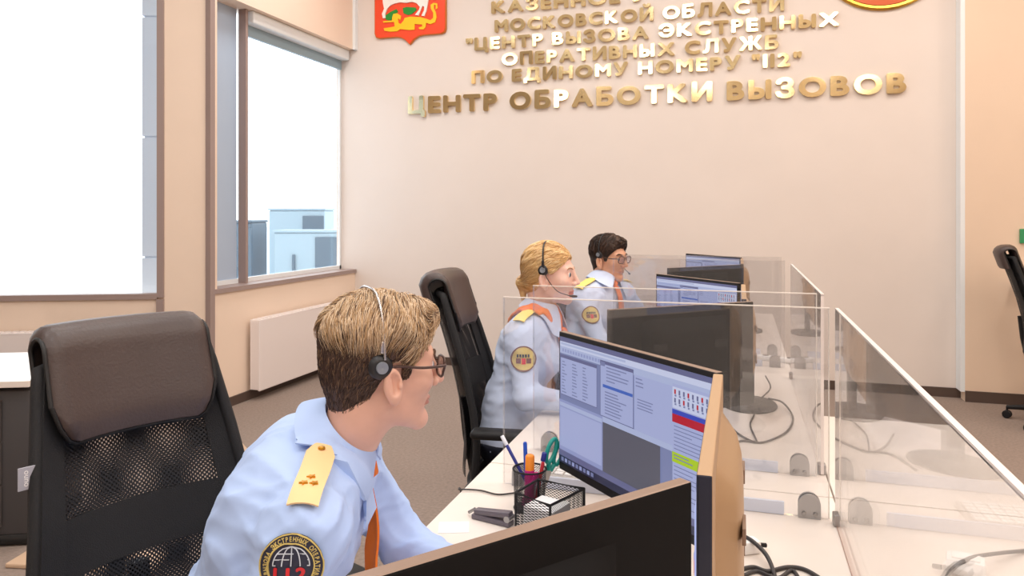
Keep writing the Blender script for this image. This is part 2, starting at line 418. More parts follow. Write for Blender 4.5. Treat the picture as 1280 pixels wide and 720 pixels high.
# ------------------------------------------------------------------ lettering on the back wall
LET = [('top', 'КАЗЕННОЕ У', -2.26, -.80, 3.378, .122), ('second', 'МОСКОВСКОЙ ОБЛАСТИ', -2.226, .362, 3.198, .122),
       ('third', '"ЦЕНТР ВЫЗОВА ЭКСТРЕННЫХ', -2.518, .788, 3.038, .122), ('fourth', 'ОПЕРАТИВНЫХ СЛУЖБ', -2.154, .318, 2.876, .124),
       ('fifth', 'ПО ЕДИНОМУ НОМЕРУ "112"', -2.46, .50, 2.721, .124), ('big bottom', 'ЦЕНТР ОБРАБОТКИ ВЫЗОВОВ', -3.125, 1.294, 2.458, .176)]
ORD = 'first second third fourth fifth sixth seventh eighth ninth tenth eleventh twelfth thirteenth fourteenth fifteenth sixteenth seventeenth eighteenth nineteenth twentieth twenty-first twenty-second twenty-third twenty-fourth'.split()
for row, txt, x0, x1, zb, cap in LET:
    adv = []; x = 0; sc = cap/.81
    for ch in txt:
        if ch == ' ': x += .34; adv.append(None); continue
        vs, fs = glyphc(ch, .5, .042)
        lo = min(v[0] for v in vs); hi = max(v[0] for v in vs)
        adv.append((x-lo, vs, fs)); x += hi-lo+.115
    tot = x-.115; sx = (x1-x0)/tot; k = 0
    for ch, a in zip(txt, adv):
        if a is None: continue
        off, vs, fs = a; cx = (min(v[0] for v in vs)+max(v[0] for v in vs))/2
        mb = MB(); mb.add([((v[0]-cx)*sx, v[2]*.028, v[1]*sc) for v in vs], fs)
        o = mb.build('wall_letter', gold)
        o.location = (x0+(off+cx)*sx, Y_BACK-.0165, zb); o.rotation_euler = (R(rnd.uniform(-2.2, .6)), 0, R(rnd.uniform(-7, 7)))
        nm = 'quotation mark' if ch == '"' else ('digit '+ch if ch.isdigit() else 'letter '+ch)
        tag(o, f'gold {nm}, {ORD[k]} character in the {row} line of wall lettering', 'letter', f'gold characters of the {row} line'); k += 1

# ------------------------------------------------------------------ the shield and the round emblem on the back wall
red = mat('shield_red', (240, 72, 32), .35); yel = mat('shield_yellow', (255, 200, 20), .4); grn = mat('shield_green', (22, 140, 44), .4); wht = mat('shield_white', (246, 240, 232), .5); goldp = mat('shield_edge', (206, 120, 40), .3, metal=.4)
def wz(zx, zy):
    p = on_y(440+zx/8, zy/8, Y_BACK); return p.x, p.z
sh = thing('shield_emblem', 'red shield emblem with white horse and yellow dragon on the back wall', 'emblem', (-3.1, Y_BACK, 3.6))
def face_on(a, b, d): return (a+3.1, -d, b-3.6)
XL_, XR_ = wz(238, 380)[0], wz(950, 340)[0]; XM_ = (XL_+XR_)/2
zc = 3.215; ol = [(XL_, 4.12), (XL_, zc+.05), (XL_+.015, zc+.012), (XL_+.05, zc)]
for k in range(1, 7): a = k/7; ol.append((XL_+.05+(XM_-XL_-.05)*a, zc-.075*max(0, (a-.62)/.38)**1.6))
ol.append((XM_, zc-.082)); ol += [(2*XM_-x, z) for x, z in ol[::-1][1:]]
m = MB(); m.prism(ol, face_on, .0, .026); m.build('shield_edge', goldp, sh)
cxm = XM_; czm = 3.67
m = MB(); m.prism([(cxm+(x-cxm)*.978, czm+(z-czm)*.985) for x, z in ol], face_on, .024, .032); m.build('field', red, sh)
def blob(name, polys, m_, d1):
    mb = MB()
    for p in polys: mb.prism([wz(*q) for q in p], face_on, .030, d1)
    return mb.build(name, m_, sh)
blob('dragon', [[(545,190),(600,178),(700,182),(760,198),(800,214),(828,190),(830,140),(806,100),(802,62),(830,40),(868,46),(872,92),(852,104),(856,62),(838,58),(834,92),(852,130),(862,180),(848,232),(800,252),(758,238),(752,280),(730,305),(690,300),(684,286),(722,274),(716,254),(644,250),(642,305),(590,310),(500,300),(470,322),(400,326),(342,316),(336,292),(400,284),(446,274),(440,230),(330,236),(332,222),(420,216),(420,185),(432,150),(470,144),(508,168),(502,212),(478,192),(482,240),(505,250),(535,215)]], yel, .043)
blob('cape', [[(355,205),(350,165),(400,130),(460,100),(478,130),(440,150),(418,180),(410,212),(382,212)], [(525,90),(560,80),(650,85),(662,108),(612,150),(575,160),(530,140)]], grn, .038)
blob('horse', [[(330,195),(320,150),(342,100),(330,40),(325,-40),(420,-160),(640,-190),(800,-150),(860,-60),(850,8),(838,8),(832,-50),(790,-20),(780,20),(774,60),(762,120),(742,172),(714,168),(738,118),(742,80),(722,70),(702,120),(684,166),(650,160),(690,110),(698,82),(664,44),(620,30),(560,40),(500,35),(440,48),(400,68),(372,100),(352,150),(356,190)]], wht, .048)
emb_rim = mat('emblem_gold_rim', (226, 176, 74), .25, metal=.85); emb_dark = mat('emblem_maroon', (92, 26, 40), .45); emb_or = mat('emblem_orange', (214, 96, 40), .4)
ec = Vector((1.134, Y_BACK, 3.655)); er = .52
em = thing('round_emblem', 'round maroon emblem with gold rim high on the back wall, right', 'emblem', ec)
Mx = Matrix.Rotation(R(90), 4, 'X')
m = MB(); m.lathe([(er-.042, .0), (er, .0), (er, .02), (er-.014, .034), (er-.034, .03), (er-.042, .02)], 64, M=Mx); m.build('rim', emb_rim, em, 40)
m = MB(); m.lathe([(0, .01), (er-.04, .01), (er-.04, .022), (0, .022)], 64, M=Mx); m.build('field', emb_dark, em)
m = MB(); m.lathe([(er-.056, .015), (er-.041, .015), (er-.041, .027), (er-.056, .027)], 64, M=Mx); m.build('inner_ring', emb_or, em)
m = MB()
for k, ch in enumerate('ВЫЗОВОВ'):
    a = R(-90+(k-3)*9); vs, fs = glyphc(ch, .5, .02); cx = (min(v[0] for v in vs)+max(v[0] for v in vs))/2
    T = Matrix.Rotation(-(a+PI/2), 4, 'Y')
    m.add([T @ Vector(((v[0]-cx)*.075, -.024-v[2]*.004, -(er-.062)+v[1]*.075)) for v in vs], fs)
m.build('ring_text', mat('emblem_pink', (226, 180, 190), .5), em)

# ------------------------------------------------------------------ desks
DZ = .74; DX0, DX1, SPX = -.70, .230, .22
def desk(label, x0, x1, y0, y1, legx):
    cx, cyy = (x0+x1)/2, (y0+y1)/2
    r = thing('desk', label, 'desk', (cx, cyy, 0)); hx, hy = (x1-x0)/2, (y1-y0)/2
    m = MB(); m.box((0, 0, DZ-.0125), (2*hx, 2*hy, .025), .002); m.build('desktop', desk_m, r)
    for s in (-1, 1):
        m = MB(); m.box((0, s*(hy-.06), .03), (2*hx-.1, .05, .03), .004)
        m.box((0, s*(hy-.06), DZ-.04), (2*hx-.1, .05, .03), .004)
        m.box((0, s*(hy-.06), .37), (.07, .045, .65), .004); m.build('leg', steel, r)
    m = MB(); m.box((0, 0, DZ-.045), (.04, 2*hy-.2, .03)); m.build('crossbar', steel, r)
SY = [(.24, 2.07), (2.076, 3.905), (3.911, 5.74)]
who = ['nearest the camera', 'in front of the woman in the orange scarf', 'in front of the man farthest back']
side = ['nearest the camera', 'in the middle of the row', 'at the far end near the back wall']
for (y0, y1), a, b in zip(SY, who, side):
    desk(f'white desk {a}', DX0, DX1, y0, y1, 0)
for (y0, y1), b in zip([SY[0], (2.076, 2.90)], ('nearest the camera', 'second from the camera')):
    desk(f'narrow white side desk {b}, right of the clear screen', .234, .72, y0, y1, 0)

# ------------------------------------------------------------------ clear screens
def pane(label, p0, p1, z0, z1, th=.008, thin=False, em=None):
    """upright sheet from p0 to p1 (room x,y); local x along it"""
    p0, p1 = Vector(p0), Vector(p1); d = p1-p0; L = d.length; rz = math.atan2(d.y, d.x)
    r = thing('clear_screen', label, 'screen divider', (p0.x, p0.y, DZ), rz, 'clear desk screens'); h = z1-DZ
    e = .0025 if thin else .005
    m = MB(); m.box((L/2, 0, h/2), (L-2*e, th, h-e)); m.build('sheet', acryl, r)
    em = em or acryl_edge
    m = MB(); m.box((L/2, 0, h-e/2+.0005), (L, th, e)); m.build('polished_edge', em, r)
    m = MB(); m.box((e/2, 0, h/2), (e, th, h-e-.001)); m.build('polished_edge', acryl if thin else em, r)
    m = MB(); m.box((L-e/2, 0, h/2), (e, th, h-e-.001)); m.build('polished_edge', em, r)
    return r, L
def bracket(par, x, side_, th=.008):
    m = MB(); w, h = .025, .058
    pl = [(x-w, 0), (x+w, 0)]+[(x+w*math.cos(a), h-w+w*math.sin(a)) for a in [k*PI/12 for k in range(13)]]
    for s in (1, -1):
        m.prism(pl, lambda a, b, d: (a, s*d, b), th/2, th/2+.007)
    o = m.build('bracket', bracket_m, par, 40)
    for s in (1, -1):
        for q in (-.013, .013):
            k = MB(); k.lathe([(.0055, 0), (.0055, .004), (.003, .005), (0, .004)], 12, (x+q, s*(th/2+.007), .012), M=Matrix.Rotation(R(-90*s), 4, 'X')); k.build('screw', steel, o)
XA0, XA1 = -.612, .205
for (yy, zt, nm) in ((1.922, 1.245, 'clear cross screen closest to the camera, behind the near monitors'),
                     (2.226, 1.248, 'clear cross screen just behind the closest one, in front of the woman\'s monitors'),
                     (3.752, 1.247, 'clear cross screen behind the woman\'s monitors'),
                     (4.056, 1.247, 'clear cross screen in front of the farthest monitors')):
    r, L = pane(nm, (XA0, yy), (XA1, yy), DZ, zt, thin=True, em=edge_soft if yy < 3 else acryl)
    bracket(r, .16-XA0, 1); bracket(r, -.56-XA0, 1)
    m = MB(); m.box((.385, 0, .016), (.66, .0095, .030)); m.build('base_strip', strip_m, r)
for (y0, y1, nm) in ((.47, 1.912, 'long clear screen along the desk seam, nearest at right'), (2.236, 3.53, 'clear screen along the desk seam, farther back')):
    r, L = pane(nm, (SPX, y0), (SPX, y1), DZ, 1.246)
    for x in (.02, L-.02):
        m = MB(); m.box((x, 0, .014), (.03, .022, .028), .003); m.build('clip', steel, r)
# brown strip painting the reflection along the glass bottom edge
m = MB(); bx(m, .2155, .2245, .25, 1.912, DZ, DZ+.003); o = m.build('reflection_strip', mat('edge_reflection_brown', (176, 140, 124), .5)); tag(o, 'thin brown strip painting the reflection under the nearest long clear screen', 'strip')

# ------------------------------------------------------------------ monitors
UI = {}
def em(name, c, s=.84):
    return mat('ui_'+name, (8, 8, 10), .3, emit=c, estr=s)
UIM = [em('base', (126, 134, 176)), em('bar', (176, 186, 222)), em('panel', (150, 158, 204)), em('light', (170, 178, 220)), em('grey', (92, 92, 106)), em('blue', (56, 74, 186)),
       em('red', (186, 20, 44)), em('lime', (176, 206, 24)), em('dark', (104, 106, 146)), em('taskbar', (44, 46, 74)), em('text', (124, 130, 172)), em('white', (204, 210, 238)), em('hilite', (70, 104, 190))]
UIN = 'base bar panel light grey blue red lime dark taskbar text white hilite'.split()
MWD, MHT = .555, .345
def make_monitor(label, shell_m, top_m, side_m, z_bot=.09):
    r = thing('monitor', label, 'monitor')
    zc = z_bot+MHT/2
    # frame: a thin slab with warm reflection painted on its top
    m = MB(); m.box((0, .009, zc), (MWD, .018, MHT), .0025, 0, 0)
    fr = m.build('casing', [shell_m, top_m, side_m, black], r)
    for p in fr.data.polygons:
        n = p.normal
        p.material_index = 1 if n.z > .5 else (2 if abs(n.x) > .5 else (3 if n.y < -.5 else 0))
    m = MB(); b = .006; bz = .022; y = -.0006
    S0, S1, V0, V1 = -MWD/2+b, MWD/2-b, z_bot+MHT-.012, z_bot+bz
    m.box(((S0+S1)/2, .0, (V0+V1)/2), (S1-S0, .001, V0-V1), 0, 0, 0)
    lay = [0]
    def q(u0, v0, u1, v1, k):
        lay[0] += 1; yy = -.0007-.00002*lay[0]
        X0, X1 = S0+(S1-S0)*u0, S0+(S1-S0)*u1; Z0, Z1 = V0+(V1-V0)*v0, V0+(V1-V0)*v1
        m.add([(X0, yy, Z1), (X1, yy, Z1), (X1, yy, Z0), (X0, yy, Z0)], [[0, 1, 2, 3]], UIN.index(k))
    rr = random.Random(3)
    q(0, 0, 1, .035, 'dark'); q(0, .035, 1, .075, 'white'); q(.01, .045, .5, .06, 'bar'); q(0, .075, 1, .13, 'bar')
    for k in range(14): q(.02+k*.022, .09, .034+k*.022, .115, 'panel')
    q(.005, .14, .30, .46, 'dark'); q(.008, .165, .297, .455, 'light')
    for k in range(11):
        for c in range(3): q(.02+c*.085, .19+k*.024, .02+c*.085+rr.uniform(.015, .045), .198+k*.024, 'text')
    q(.325, .09, .555, .50, 'dark'); q(.328, .115, .552, .495, 'light'); q(.33, .10, .36, .13, 'text')
    for k in range(5): q(.37, .13+k*.024, .37+rr.uniform(.05, .16), .138+k*.024, 'text')
    q(.345, .262, .55, .284, 'hilite')
    for k in range(8): q(.36, .31+k*.022, .36+rr.uniform(.08, .15), .318+k*.022, 'text')
    q(.56, .12, .79, .50, 'light')
    for k in range(3): q(.57, .14+k*.025, .60+rr.uniform(0, .03), .148+k*.025, 'text')
    for k in range(4): q(.58, .28+k*.02, .64+rr.uniform(0, .04), .287+k*.02, 'text')
    q(.0, .50, .345, .90, 'panel'); q(.003, .52, .34, .55, 'bar'); q(.006, .56, .335, .87, 'light')
    q(.345, .50, .72, .92, 'grey'); q(.345, .50, .79, .54, 'bar')
    q(.79, .10, 1, .90, 'light'); q(.79, .12, 1, .255, 'white')
    for k in range(8):
        for c in range(2):
            u = .80+k*.024; q(u, .135+c*.055, u+.009, .165+c*.055, 'dark' if (k+c) % 3 else 'red'); q(u+.002, .168+c*.055, u+.012, .18+c*.055, 'text')
    q(.79, .262, 1, .292, 'blue'); q(.79, .292, 1, .345, 'red'); q(.97, .30, .99, .335, 'dark')
    for k in range(7): q(.80, .365+k*.024, .80+rr.uniform(.08, .18), .371+k*.024, 'text')
    q(.79, .535, 1, .60, 'lime'); q(.80, .55, .88, .557, 'text'); q(.80, .57, .90, .577, 'text')
    for k in range(10): q(.80, .62+k*.026, .80+rr.uniform(.08, .18), .626+k*.026, 'text')
    q(0, .90, 1, .945, 'dark'); q(0, .945, 1, 1, 'taskbar')
    for k in range(9): q(.02+k*.03, .955, .04+k*.03, .985, 'panel' if k % 2 else 'text')
    m.build('screen', UIM, r)
    # bulge at the back
    m = MB(); rows = []
    for i in range(13):
        v = i/12; row = []
        for j in range(15):
            u = j/14; a = (u-.5)*2; c = (v-.5)*2
            e = max(0, 1-abs(a)**5)*max(0, 1-abs(c)**5); row.append((a*.165, .017+.036*e**.5, zc-.005+c*.14))
        rows.append(row)
    m.shell(rows, -.004); bk = m.build('back_cover', shell_m, r, 50)
    for s in (-1, 1):
        k = MB(); k.box((s*.115, .0525, zc+.05), (.05, .005, .022), .001); k.build('vent', sheen_brown if shell_m == sheen_tan else blackmatt, bk)
        k = MB(); k.box((s*.115, .0525, zc-.06), (.05, .005, .03), .001); k.build('vent', sheen_brown if shell_m == sheen_tan else blackmatt, bk)
    m = MB(); m.box((0, .034, .14), (.06, .028, .27), .008); m.build('stand_neck', black, r)
    m = MB(); m.lathe([(0, 0), (.125, 0), (.128, .004), (.122, .011), (.05, .015), (0, .016)], 40, (0, .03, 0), sx=1.0, sy=.8); m.build('stand_base', black, r, 50)
    return r
mono = make_monitor('near monitor showing a blue-grey software window, angled beside the pen cup', shellblack, sheen_brown, black)
mono.location = (-.238, 1.628, DZ); mono.rotation_euler = (0, 0, R(-45))
edge_m = make_monitor('near monitor seen edge-on with tan back, navy side edge', sheen_tan, sheen_tan, navy)
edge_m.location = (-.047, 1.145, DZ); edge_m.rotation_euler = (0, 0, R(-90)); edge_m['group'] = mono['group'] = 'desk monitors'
G = 'desk monitors'
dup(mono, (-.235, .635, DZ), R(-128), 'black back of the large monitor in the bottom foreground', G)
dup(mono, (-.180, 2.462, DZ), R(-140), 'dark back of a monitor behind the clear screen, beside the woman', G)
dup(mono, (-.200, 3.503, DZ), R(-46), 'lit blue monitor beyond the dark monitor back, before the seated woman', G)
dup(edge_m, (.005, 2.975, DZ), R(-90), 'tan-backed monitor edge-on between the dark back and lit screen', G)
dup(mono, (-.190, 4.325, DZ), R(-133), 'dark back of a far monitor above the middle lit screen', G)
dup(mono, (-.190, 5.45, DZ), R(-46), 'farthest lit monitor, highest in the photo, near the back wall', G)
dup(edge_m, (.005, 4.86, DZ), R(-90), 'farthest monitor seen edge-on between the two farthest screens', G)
# ------------------------------------------------------------------ office chairs
BP = [(.44, -.165), (.52, -.165), (.62, -.158), (.74, -.172), (.88, -.205), (1.0, -.243), (1.12, -.285), (1.22, -.318)]
def bx_at(z):
    zs = [p[0] for p in BP]; return float(np.interp(z, zs, [p[1] for p in BP]))
def bw_at(z): return float(np.interp(z, [.44, .55, .80, 1.0, 1.22], [.212, .228, .218, .195, .164]))
def back_pt(z, u, off=0):
    w = bw_at(z); return (bx_at(z)+.045*abs(u)**2.2-.012*(1-u*u)+off, u*w, z)
def make_chair(label, tagged=False):
    r = thing('office_chair', label, 'office chair')
    zs = np.linspace(.46, 1.165, 26); us = np.linspace(-1, 1, 17)
    m = MB(); m.shell([[back_pt(z, u) for u in us] for z in zs], .0015); o = m.build('backrest_net', net, r, 60)
    set_uv(o, lambda c: (c.y, c.z))
    m = MB(); m.shell([[back_pt(z, u, -.028) for u in us[1:-1]] for z in np.linspace(.50, 1.16, 20)], .0015); o = m.build('rear_net', net, r, 60)
    set_uv(o, lambda c: (c.y*1.07+.3, c.z*1.04))
    m = MB(); loop = [back_pt(z, -1) for z in zs]+[back_pt(1.165, u) for u in us[1:-1]]+[back_pt(z, 1) for z in zs[::-1]]+[back_pt(.46, u) for u in us[::-1][1:-1]]
    m.tube(loop, .013, 8, closed=True)
    m.shell([[back_pt(z, s*(1-.24*k), .004) for k in (0, .33, .66, 1)][::s] for z in zs for s in (1,)], -.012)
    m.shell([[back_pt(z, s*(1-.24*k), .004) for k in (1, .66, .33, 0)] for z in zs for s in (-1,)], .012)
    m.build('backrest_frame', netd, r, 60)
    m = MB(); m.shell([[back_pt(z, u, .003) for u in us] for z in np.linspace(.78, .885, 6)], .004); m.build('lumbar_band', netd, r, 60)
    # padded headrest folded over the top
    path = []
    for z in np.linspace(1.025, 1.185, 9): path.append((bx_at(z)+.030, z))
    for a in np.linspace(R(10), R(170), 8): path.append((bx_at(1.195)-.005+.036*math.cos(a), 1.190+.034*math.sin(a)))
    for z in np.linspace(1.175, 1.09, 6): path.append((bx_at(z)-.040, z))
    uu = np.linspace(-1, 1, 25); G = []; TH = []
    for i, (px, pz) in enumerate(path):
        row = []; th = []
        for u in uu:
            lift = 0
            if i < 9:
                zmin = 1.025+.075*max(0, (abs(u)-.72)/.28)**2.4; z = max(pz, zmin); x = bx_at(z)+.030+(px-(bx_at(pz)+.030)); q = (x+.045*abs(u)**2.2-.01, u*.166, z)
            else:
                q = (px+.045*abs(u)**2.2-.01, u*.166, pz)
            row.append(q); e = min(1, (1-abs(u))*9, (i+.35)*.55, (len(path)-i)*.5); th.append(.006+.018*max(0, e)**.5)
        G.append(row); TH.append(th)
    m = MB(); m.shell(G, -np.array(TH)); m.build('headrest', leather, r, 60)
    hr = COL.objects[-1] if False else [c for c in r.children if c.name.startswith('headrest')][0]
    k = MB(); k.tube([(q[0]+.004, q[1], q[2]) for q in [G[i][0] for i in range(len(G))]], .0045, 6); k.tube([(q[0]+.004, q[1], q[2]) for q in [G[i][-1] for i in range(len(G))]], .0045, 6); k.tube([(q[0]+.006, q[1], q[2]) for q in G[0]], .0045, 6); k.build('piping', blackmatt, hr, 60)
    # seat
    m = MB(); rows = []
    for v in np.linspace(-1, 1, 15):
        row = []
        for u in np.linspace(-1, 1, 15):
            e = max(0, (1-abs(u)**6))*max(0, (1-abs(v)**6)); row.append((.075+v*.245, u*.25, .455+.06*e**.5-.02*max(0, v-.6)))
        rows.append(row)
    m.shell(rows, -.05); m.build('seat', blackmatt, r, 60)
    for s in (-1, 1):
        m = MB(); m.box((.02, s*.30, .695), (.27, .075, .03), .012); a = m.build('armrest', black, r, 50)
        k = MB(); k.tube(catmull([(.02, s*.30, .68), (.0, s*.305, .55), (.0, s*.27, .43), (.0, s*.12, .425)]), .016, 8); k.build('arm_support', black, a, 60)
    m = MB(); m.box((.03, 0, .41), (.30, .20, .045), .012); m.tube([(-.10, 0, .41), (-.17, 0, .44), (-.20, 0, .60), (-.215, 0, .75)], .022); m.build('tilt_mechanism', black, r, 50)
    m = MB(); m.lathe([(.028, .11), (.028, .25), (.018, .25), (.018, .40)], 16); m.build('gas_column', black, r, 40)
    for k in range(5):
        a = R(72*k+20); ca, sa = math.cos(a), math.sin(a)
        m = MB(); m.tube([(ca*.02, sa*.02, .115), (ca*.16, sa*.16, .105), (ca*.31, sa*.31, .078)], [.03, .022, .015], 8); l = m.build('leg', black, r, 50)
        k2 = MB()
        for q in (-.014, .014):
            T = Matrix.Translation((ca*.31-sa*q, sa*.31+ca*q, .028)) @ Matrix.Rotation(a, 4, 'Z') @ Matrix.Rotation(R(90), 4, 'X')
            k2.lathe([(0, -.009), (.024, -.009), (.028, -.005), (.028, .005), (.024, .009), (0, .009)], 16, M=T)
        k2.tube([(ca*.31, sa*.31, .028), (ca*.31, sa*.31, .082)], .007); k2.build('caster', black, l, 40)
    return r
CG = 'black office chairs'
ch1 = make_chair('large dark office chair with brown leather headrest in the left foreground'); ch1['group'] = CG
dup(ch1, (-.828, 2.785, 0), R(7), 'black high-backed office chair behind the woman in the orange scarf', CG)
dup(ch1, (-.785, 4.04, 0), R(0), 'black office chair of the bespectacled man, mostly hidden behind the woman', CG)
dup(ch1, (2.10, 6.0, 0), R(-17), 'black office chair by the right wall, cut by the photo edge', CG)
ch1.location = (-.994, 1.172, 0); ch1.rotation_euler = (0, 0, R(-22))
# little woven tag on the near edge of the first chair
lt = MB(); tz = .985; q = back_pt(tz, -1); lt.box((q[0]+.004, q[1]-.016, tz), (.003, .030, .042), .0008); lt2 = lt.build('label_tag', mat('tag_grey', (172, 172, 182), .6), ch1); lt2['label'] = 'grey woven tag'
tt = MB(); x = 0
for ch in 'ouno':
    vs, fs = glyphc(ch, .5, .0); w = max(v[0] for v in vs)
    tt.add([(q[0]+.0056+v[2]*.0006, q[1]-.021+v[1]*.014, tz+.015-(x+v[0])*.014) for v in vs], fs); x += w+.06
tt.build('tag_text', paper, lt2)
ch1.location = (-.994, 1.172, 0); ch1.rotation_euler = (0, 0, R(-22))

# ------------------------------------------------------------------ side desk with drawer unit at far left
SD = Vector((-2.97, 2.50, 0)); sdr = math.atan2(E1.y, E1.x)+PI
def sdm(x, y, z): return Vector((x, y, z))
sd = thing('desk', 'white side desk at the far left edge under the left window', 'desk', SD, sdr)
m = MB(); m.box((-.8, .35, DZ-.014), (1.6, .72, .028), .002); m.build('desktop', desk_m, sd)
m = MB(); m.box((-1.5, .35, .355), (.03, .6, .70)); m.build('leg', steel, sd)
m = MB(); m.box((-.8, .62, .5), (1.4, .02, .4)); m.build('modesty_panel', greym, sd)
pd = thing('drawer_unit', 'dark grey drawer unit under the side desk at far left', 'drawer unit', SD+Matrix.Rotation(sdr, 3, 'Z') @ Vector((-.25, .30, 0)), sdr)
m = MB(); m.box((0, 0, .37), (.46, .52, .64), .012); m.build('cabinet', mat('charcoal', (66, 64, 66), .45), pd, 40)
for k in range(3):
    m = MB(); m.box((-.05, -.268, .18+k*.19), (.33, .016, .18), .003); d_ = m.build('drawer', greym, pd)
    kk = MB(); kk.box((-.05, -.279, .235+k*.19), (.12, .008, .012), .003); kk.build('handle', steel, d_)
m = MB(); m.box((0, 0, .03), (.47, .53, .055), .02); m.build('plinth', blackmatt, pd, 40)

# beige strips lying on the carpet
def floor_strip(a, b, w, h, label):
    a, b = Vector(a), Vector(b); d = b-a; r = math.atan2(d.y, d.x)
    m = MB(); m.box((d.length/2, 0, h/2), (d.length, w, h), .006); o = m.build('floor_strip', beige_strip); o.location = (a.x, a.y, 0); o.rotation_euler = (0, 0, r); tag(o, label, 'floor strip')
floor_strip((-3.55, 4.43), (-2.3, 3.35), .085, .012, 'pale wooden strip on the carpet behind the foreground man')
floor_strip((-2.93, 2.42), (-2.3, 2.55), .17, .02, 'pale wooden strip on the carpet beside the drawer unit')

# small things by the right wall
m = MB(); p = on_y(1266, 353, Y_BACK-.13); m.box((p.x+.35, p.y-.09, p.z), (.7, .18, .075), .015); o = m.build('wall_shelf', white_metal); tag(o, 'white ledge on the right wall above the chair', 'shelf')
p = on_y(1274, 295, Y_BACK-.13); g = thing('wall_sign', 'green sign on the right wall at the photo edge', 'sign', (p.x+.16, p.y, p.z))
m = MB(); m.box((0, -.012, 0), (.32, .022, .11), .004); m.build('panel', mat('sign_green', (52, 150, 96), .4), g)

# ------------------------------------------------------------------ things on the near desk
pc = Vector((-.497, 1.775, DZ)); cup = thing('pen_cup', 'black mesh pen cup with pens left of the near monitor', 'pen cup', pc)
m = MB(); m.lathe([(.0385, .004), (.041, .098), (.040, .098), (.0375, .004)], 40); o = m.build('mesh_wall', cupnet, cup, 60)
set_uv(o, lambda c: (math.atan2(c.y, c.x)*.041, c.z))
m = MB(); m.tube([(.041*math.cos(a), .041*math.sin(a), .099) for a in [2*PI*k/32 for k in range(32)]], .0024, 8, closed=True); m.build('rim', black, cup, 60)
m = MB(); m.lathe([(0, 0), (.039, 0), (.0405, .004), (0, .005)], 32); m.build('base', black, cup)
def pen(name, label, col, base, tip, r, parts=(), cat='pen'):
    """stands in the cup: from base to tip (cup-local)"""
    a, b = pc+Vector(base), pc+Vector(tip); d = b-a; L = d.length
    t = thing(name, label, cat, a); t.rotation_mode = 'QUATERNION'; t.rotation_quaternion = Vector((0, 0, 1)).rotation_difference(d)
    m = MB(); m.lathe([(0, 0), (r*.4, .004), (r, .015), (r, L-.004), (r*.7, L), (0, L)], 14); m.build('barrel', mat('pen_'+col[0], col[1], .35), t, 50)
    for (nm, c, z0, z1, rr_) in parts:
        m = MB(); m.lathe([(0, z0*L), (rr_, z0*L), (rr_, z1*L-.002), (rr_*.8, z1*L), (0, z1*L)], 14); m.build(nm, mat('pen_'+c[0], c[1], .35), t, 50)
BL = ('blue', (38, 88, 196)); WH = ('white', (236, 238, 244)); NB = ('navy', (42, 52, 138)); OR = ('orange', (250, 146, 38)); MG = ('magenta', (206, 36, 132)); TL = ('teal', (24, 150, 136)); RED = ('red', (186, 40, 50))
pen('pen', 'long navy pen with white end leaning left in the mesh cup', NB, (.018, .012, .008), (-.082, .03, .165), .0042, [('cap', WH, .86, 1.0, .0050)])
pen('pen', 'light blue pen standing upright in the mesh cup', BL, (-.012, .020, .008), (-.020, .028, .155), .0052)
pen('highlighter', 'orange highlighter marker in the middle of the mesh cup', OR, (.0, -.006, .008), (.002, -.004, .135), .0115, [('grip', MG, .12, .72, .0125)], 'highlighter')
pen('pen', 'magenta marker leaning right at the bottom of the mesh cup', MG, (-.016, -.016, .008), (.024, -.016, .096), .0075, (), 'pen')
pen('pen', 'white pen with round blue cap beside the teal scissors', WH, (.008, .014, .008), (.034, .014, .135), .0045, [('cap', NB, .86, 1.02, .0065)])
pen('pen', 'dark red pen at the right side of the mesh cup', RED, (.016, -.014, .008), (.034, .002, .118), .0045)
sc = thing('scissors', 'scissors with teal handles standing in the mesh cup', 'scissors', pc+Vector((.02, .006, .01))); sc.rotation_euler = (0, R(24), R(52))
m = MB(); m.prism([(-.004, 0), (.004, 0), (.009, .09), (-.009, .09)], lambda a, b, d: (a, d, b), -.001, .001); m.build('blade', steel, sc)
for s in (-1, 1):
    m = MB(); c = Vector((s*.013, 0, .132)); m.tube([(c.x+.0125*math.cos(a), 0, c.z+.030*math.sin(a)) for a in [2*PI*k/20 for k in range(20)]], .0055, 8, closed=True); m.tube([(s*.004, 0, .085), (s*.010, 0, .105)], .006); m.build('handle', mat('pen_teal', TL[1], .35), sc, 60)
# square mesh tray
tp = [Vector((-.490, 1.632, 0)), Vector((-.462, 1.728, 0)), Vector((-.345, 1.700, 0)), Vector((-.396, 1.580, 0))]
tcen = sum(tp, Vector())/4; tr = thing('mesh_tray', 'black square mesh tray in front of the pen cup', 'desk tray', (tcen.x, tcen.y, DZ))
tp = [p-tcen for p in tp]; H_ = .092
wl = MB()
for i in range(4):
    a, b = tp[i], tp[(i+1) % 4]; n = Vector((b.y-a.y, a.x-b.x, 0)).normalized()*.0006
    G_ = [[a.lerp(b, t)+Vector((0, 0, z)) for t in (0, .5, 1)] for z in (.004, H_/2, H_)]
    wl.shell(G_, .0008)
o = wl.build('mesh_wall', cupnet, tr); set_uv(o, lambda c: (c.x*.8+c.y*.9, c.z))
m = MB(); m.tube([p+Vector((0, 0, H_)) for p in tp], .0034, 8, closed=True); m.build('rim', black, tr, 60)
for p in tp:
    m = MB(); m.tube([p+Vector((0, 0, .002)), p+Vector((0, 0, H_))], .003); m.build('corner_post', black, tr, 60)
m = MB(); m.prism([(p.x, p.y) for p in tp], lambda a, b, d: (a, b, d), 0, .004); m.build('base', black, tr)
m = MB(); m.box((0, 0, .034), (.078, .078, .058), .001, R(-18)); o = m.build('note_block', paper); o.location = (tcen.x, tcen.y, DZ); tag(o, 'block of white note paper inside the square mesh tray', 'paper')
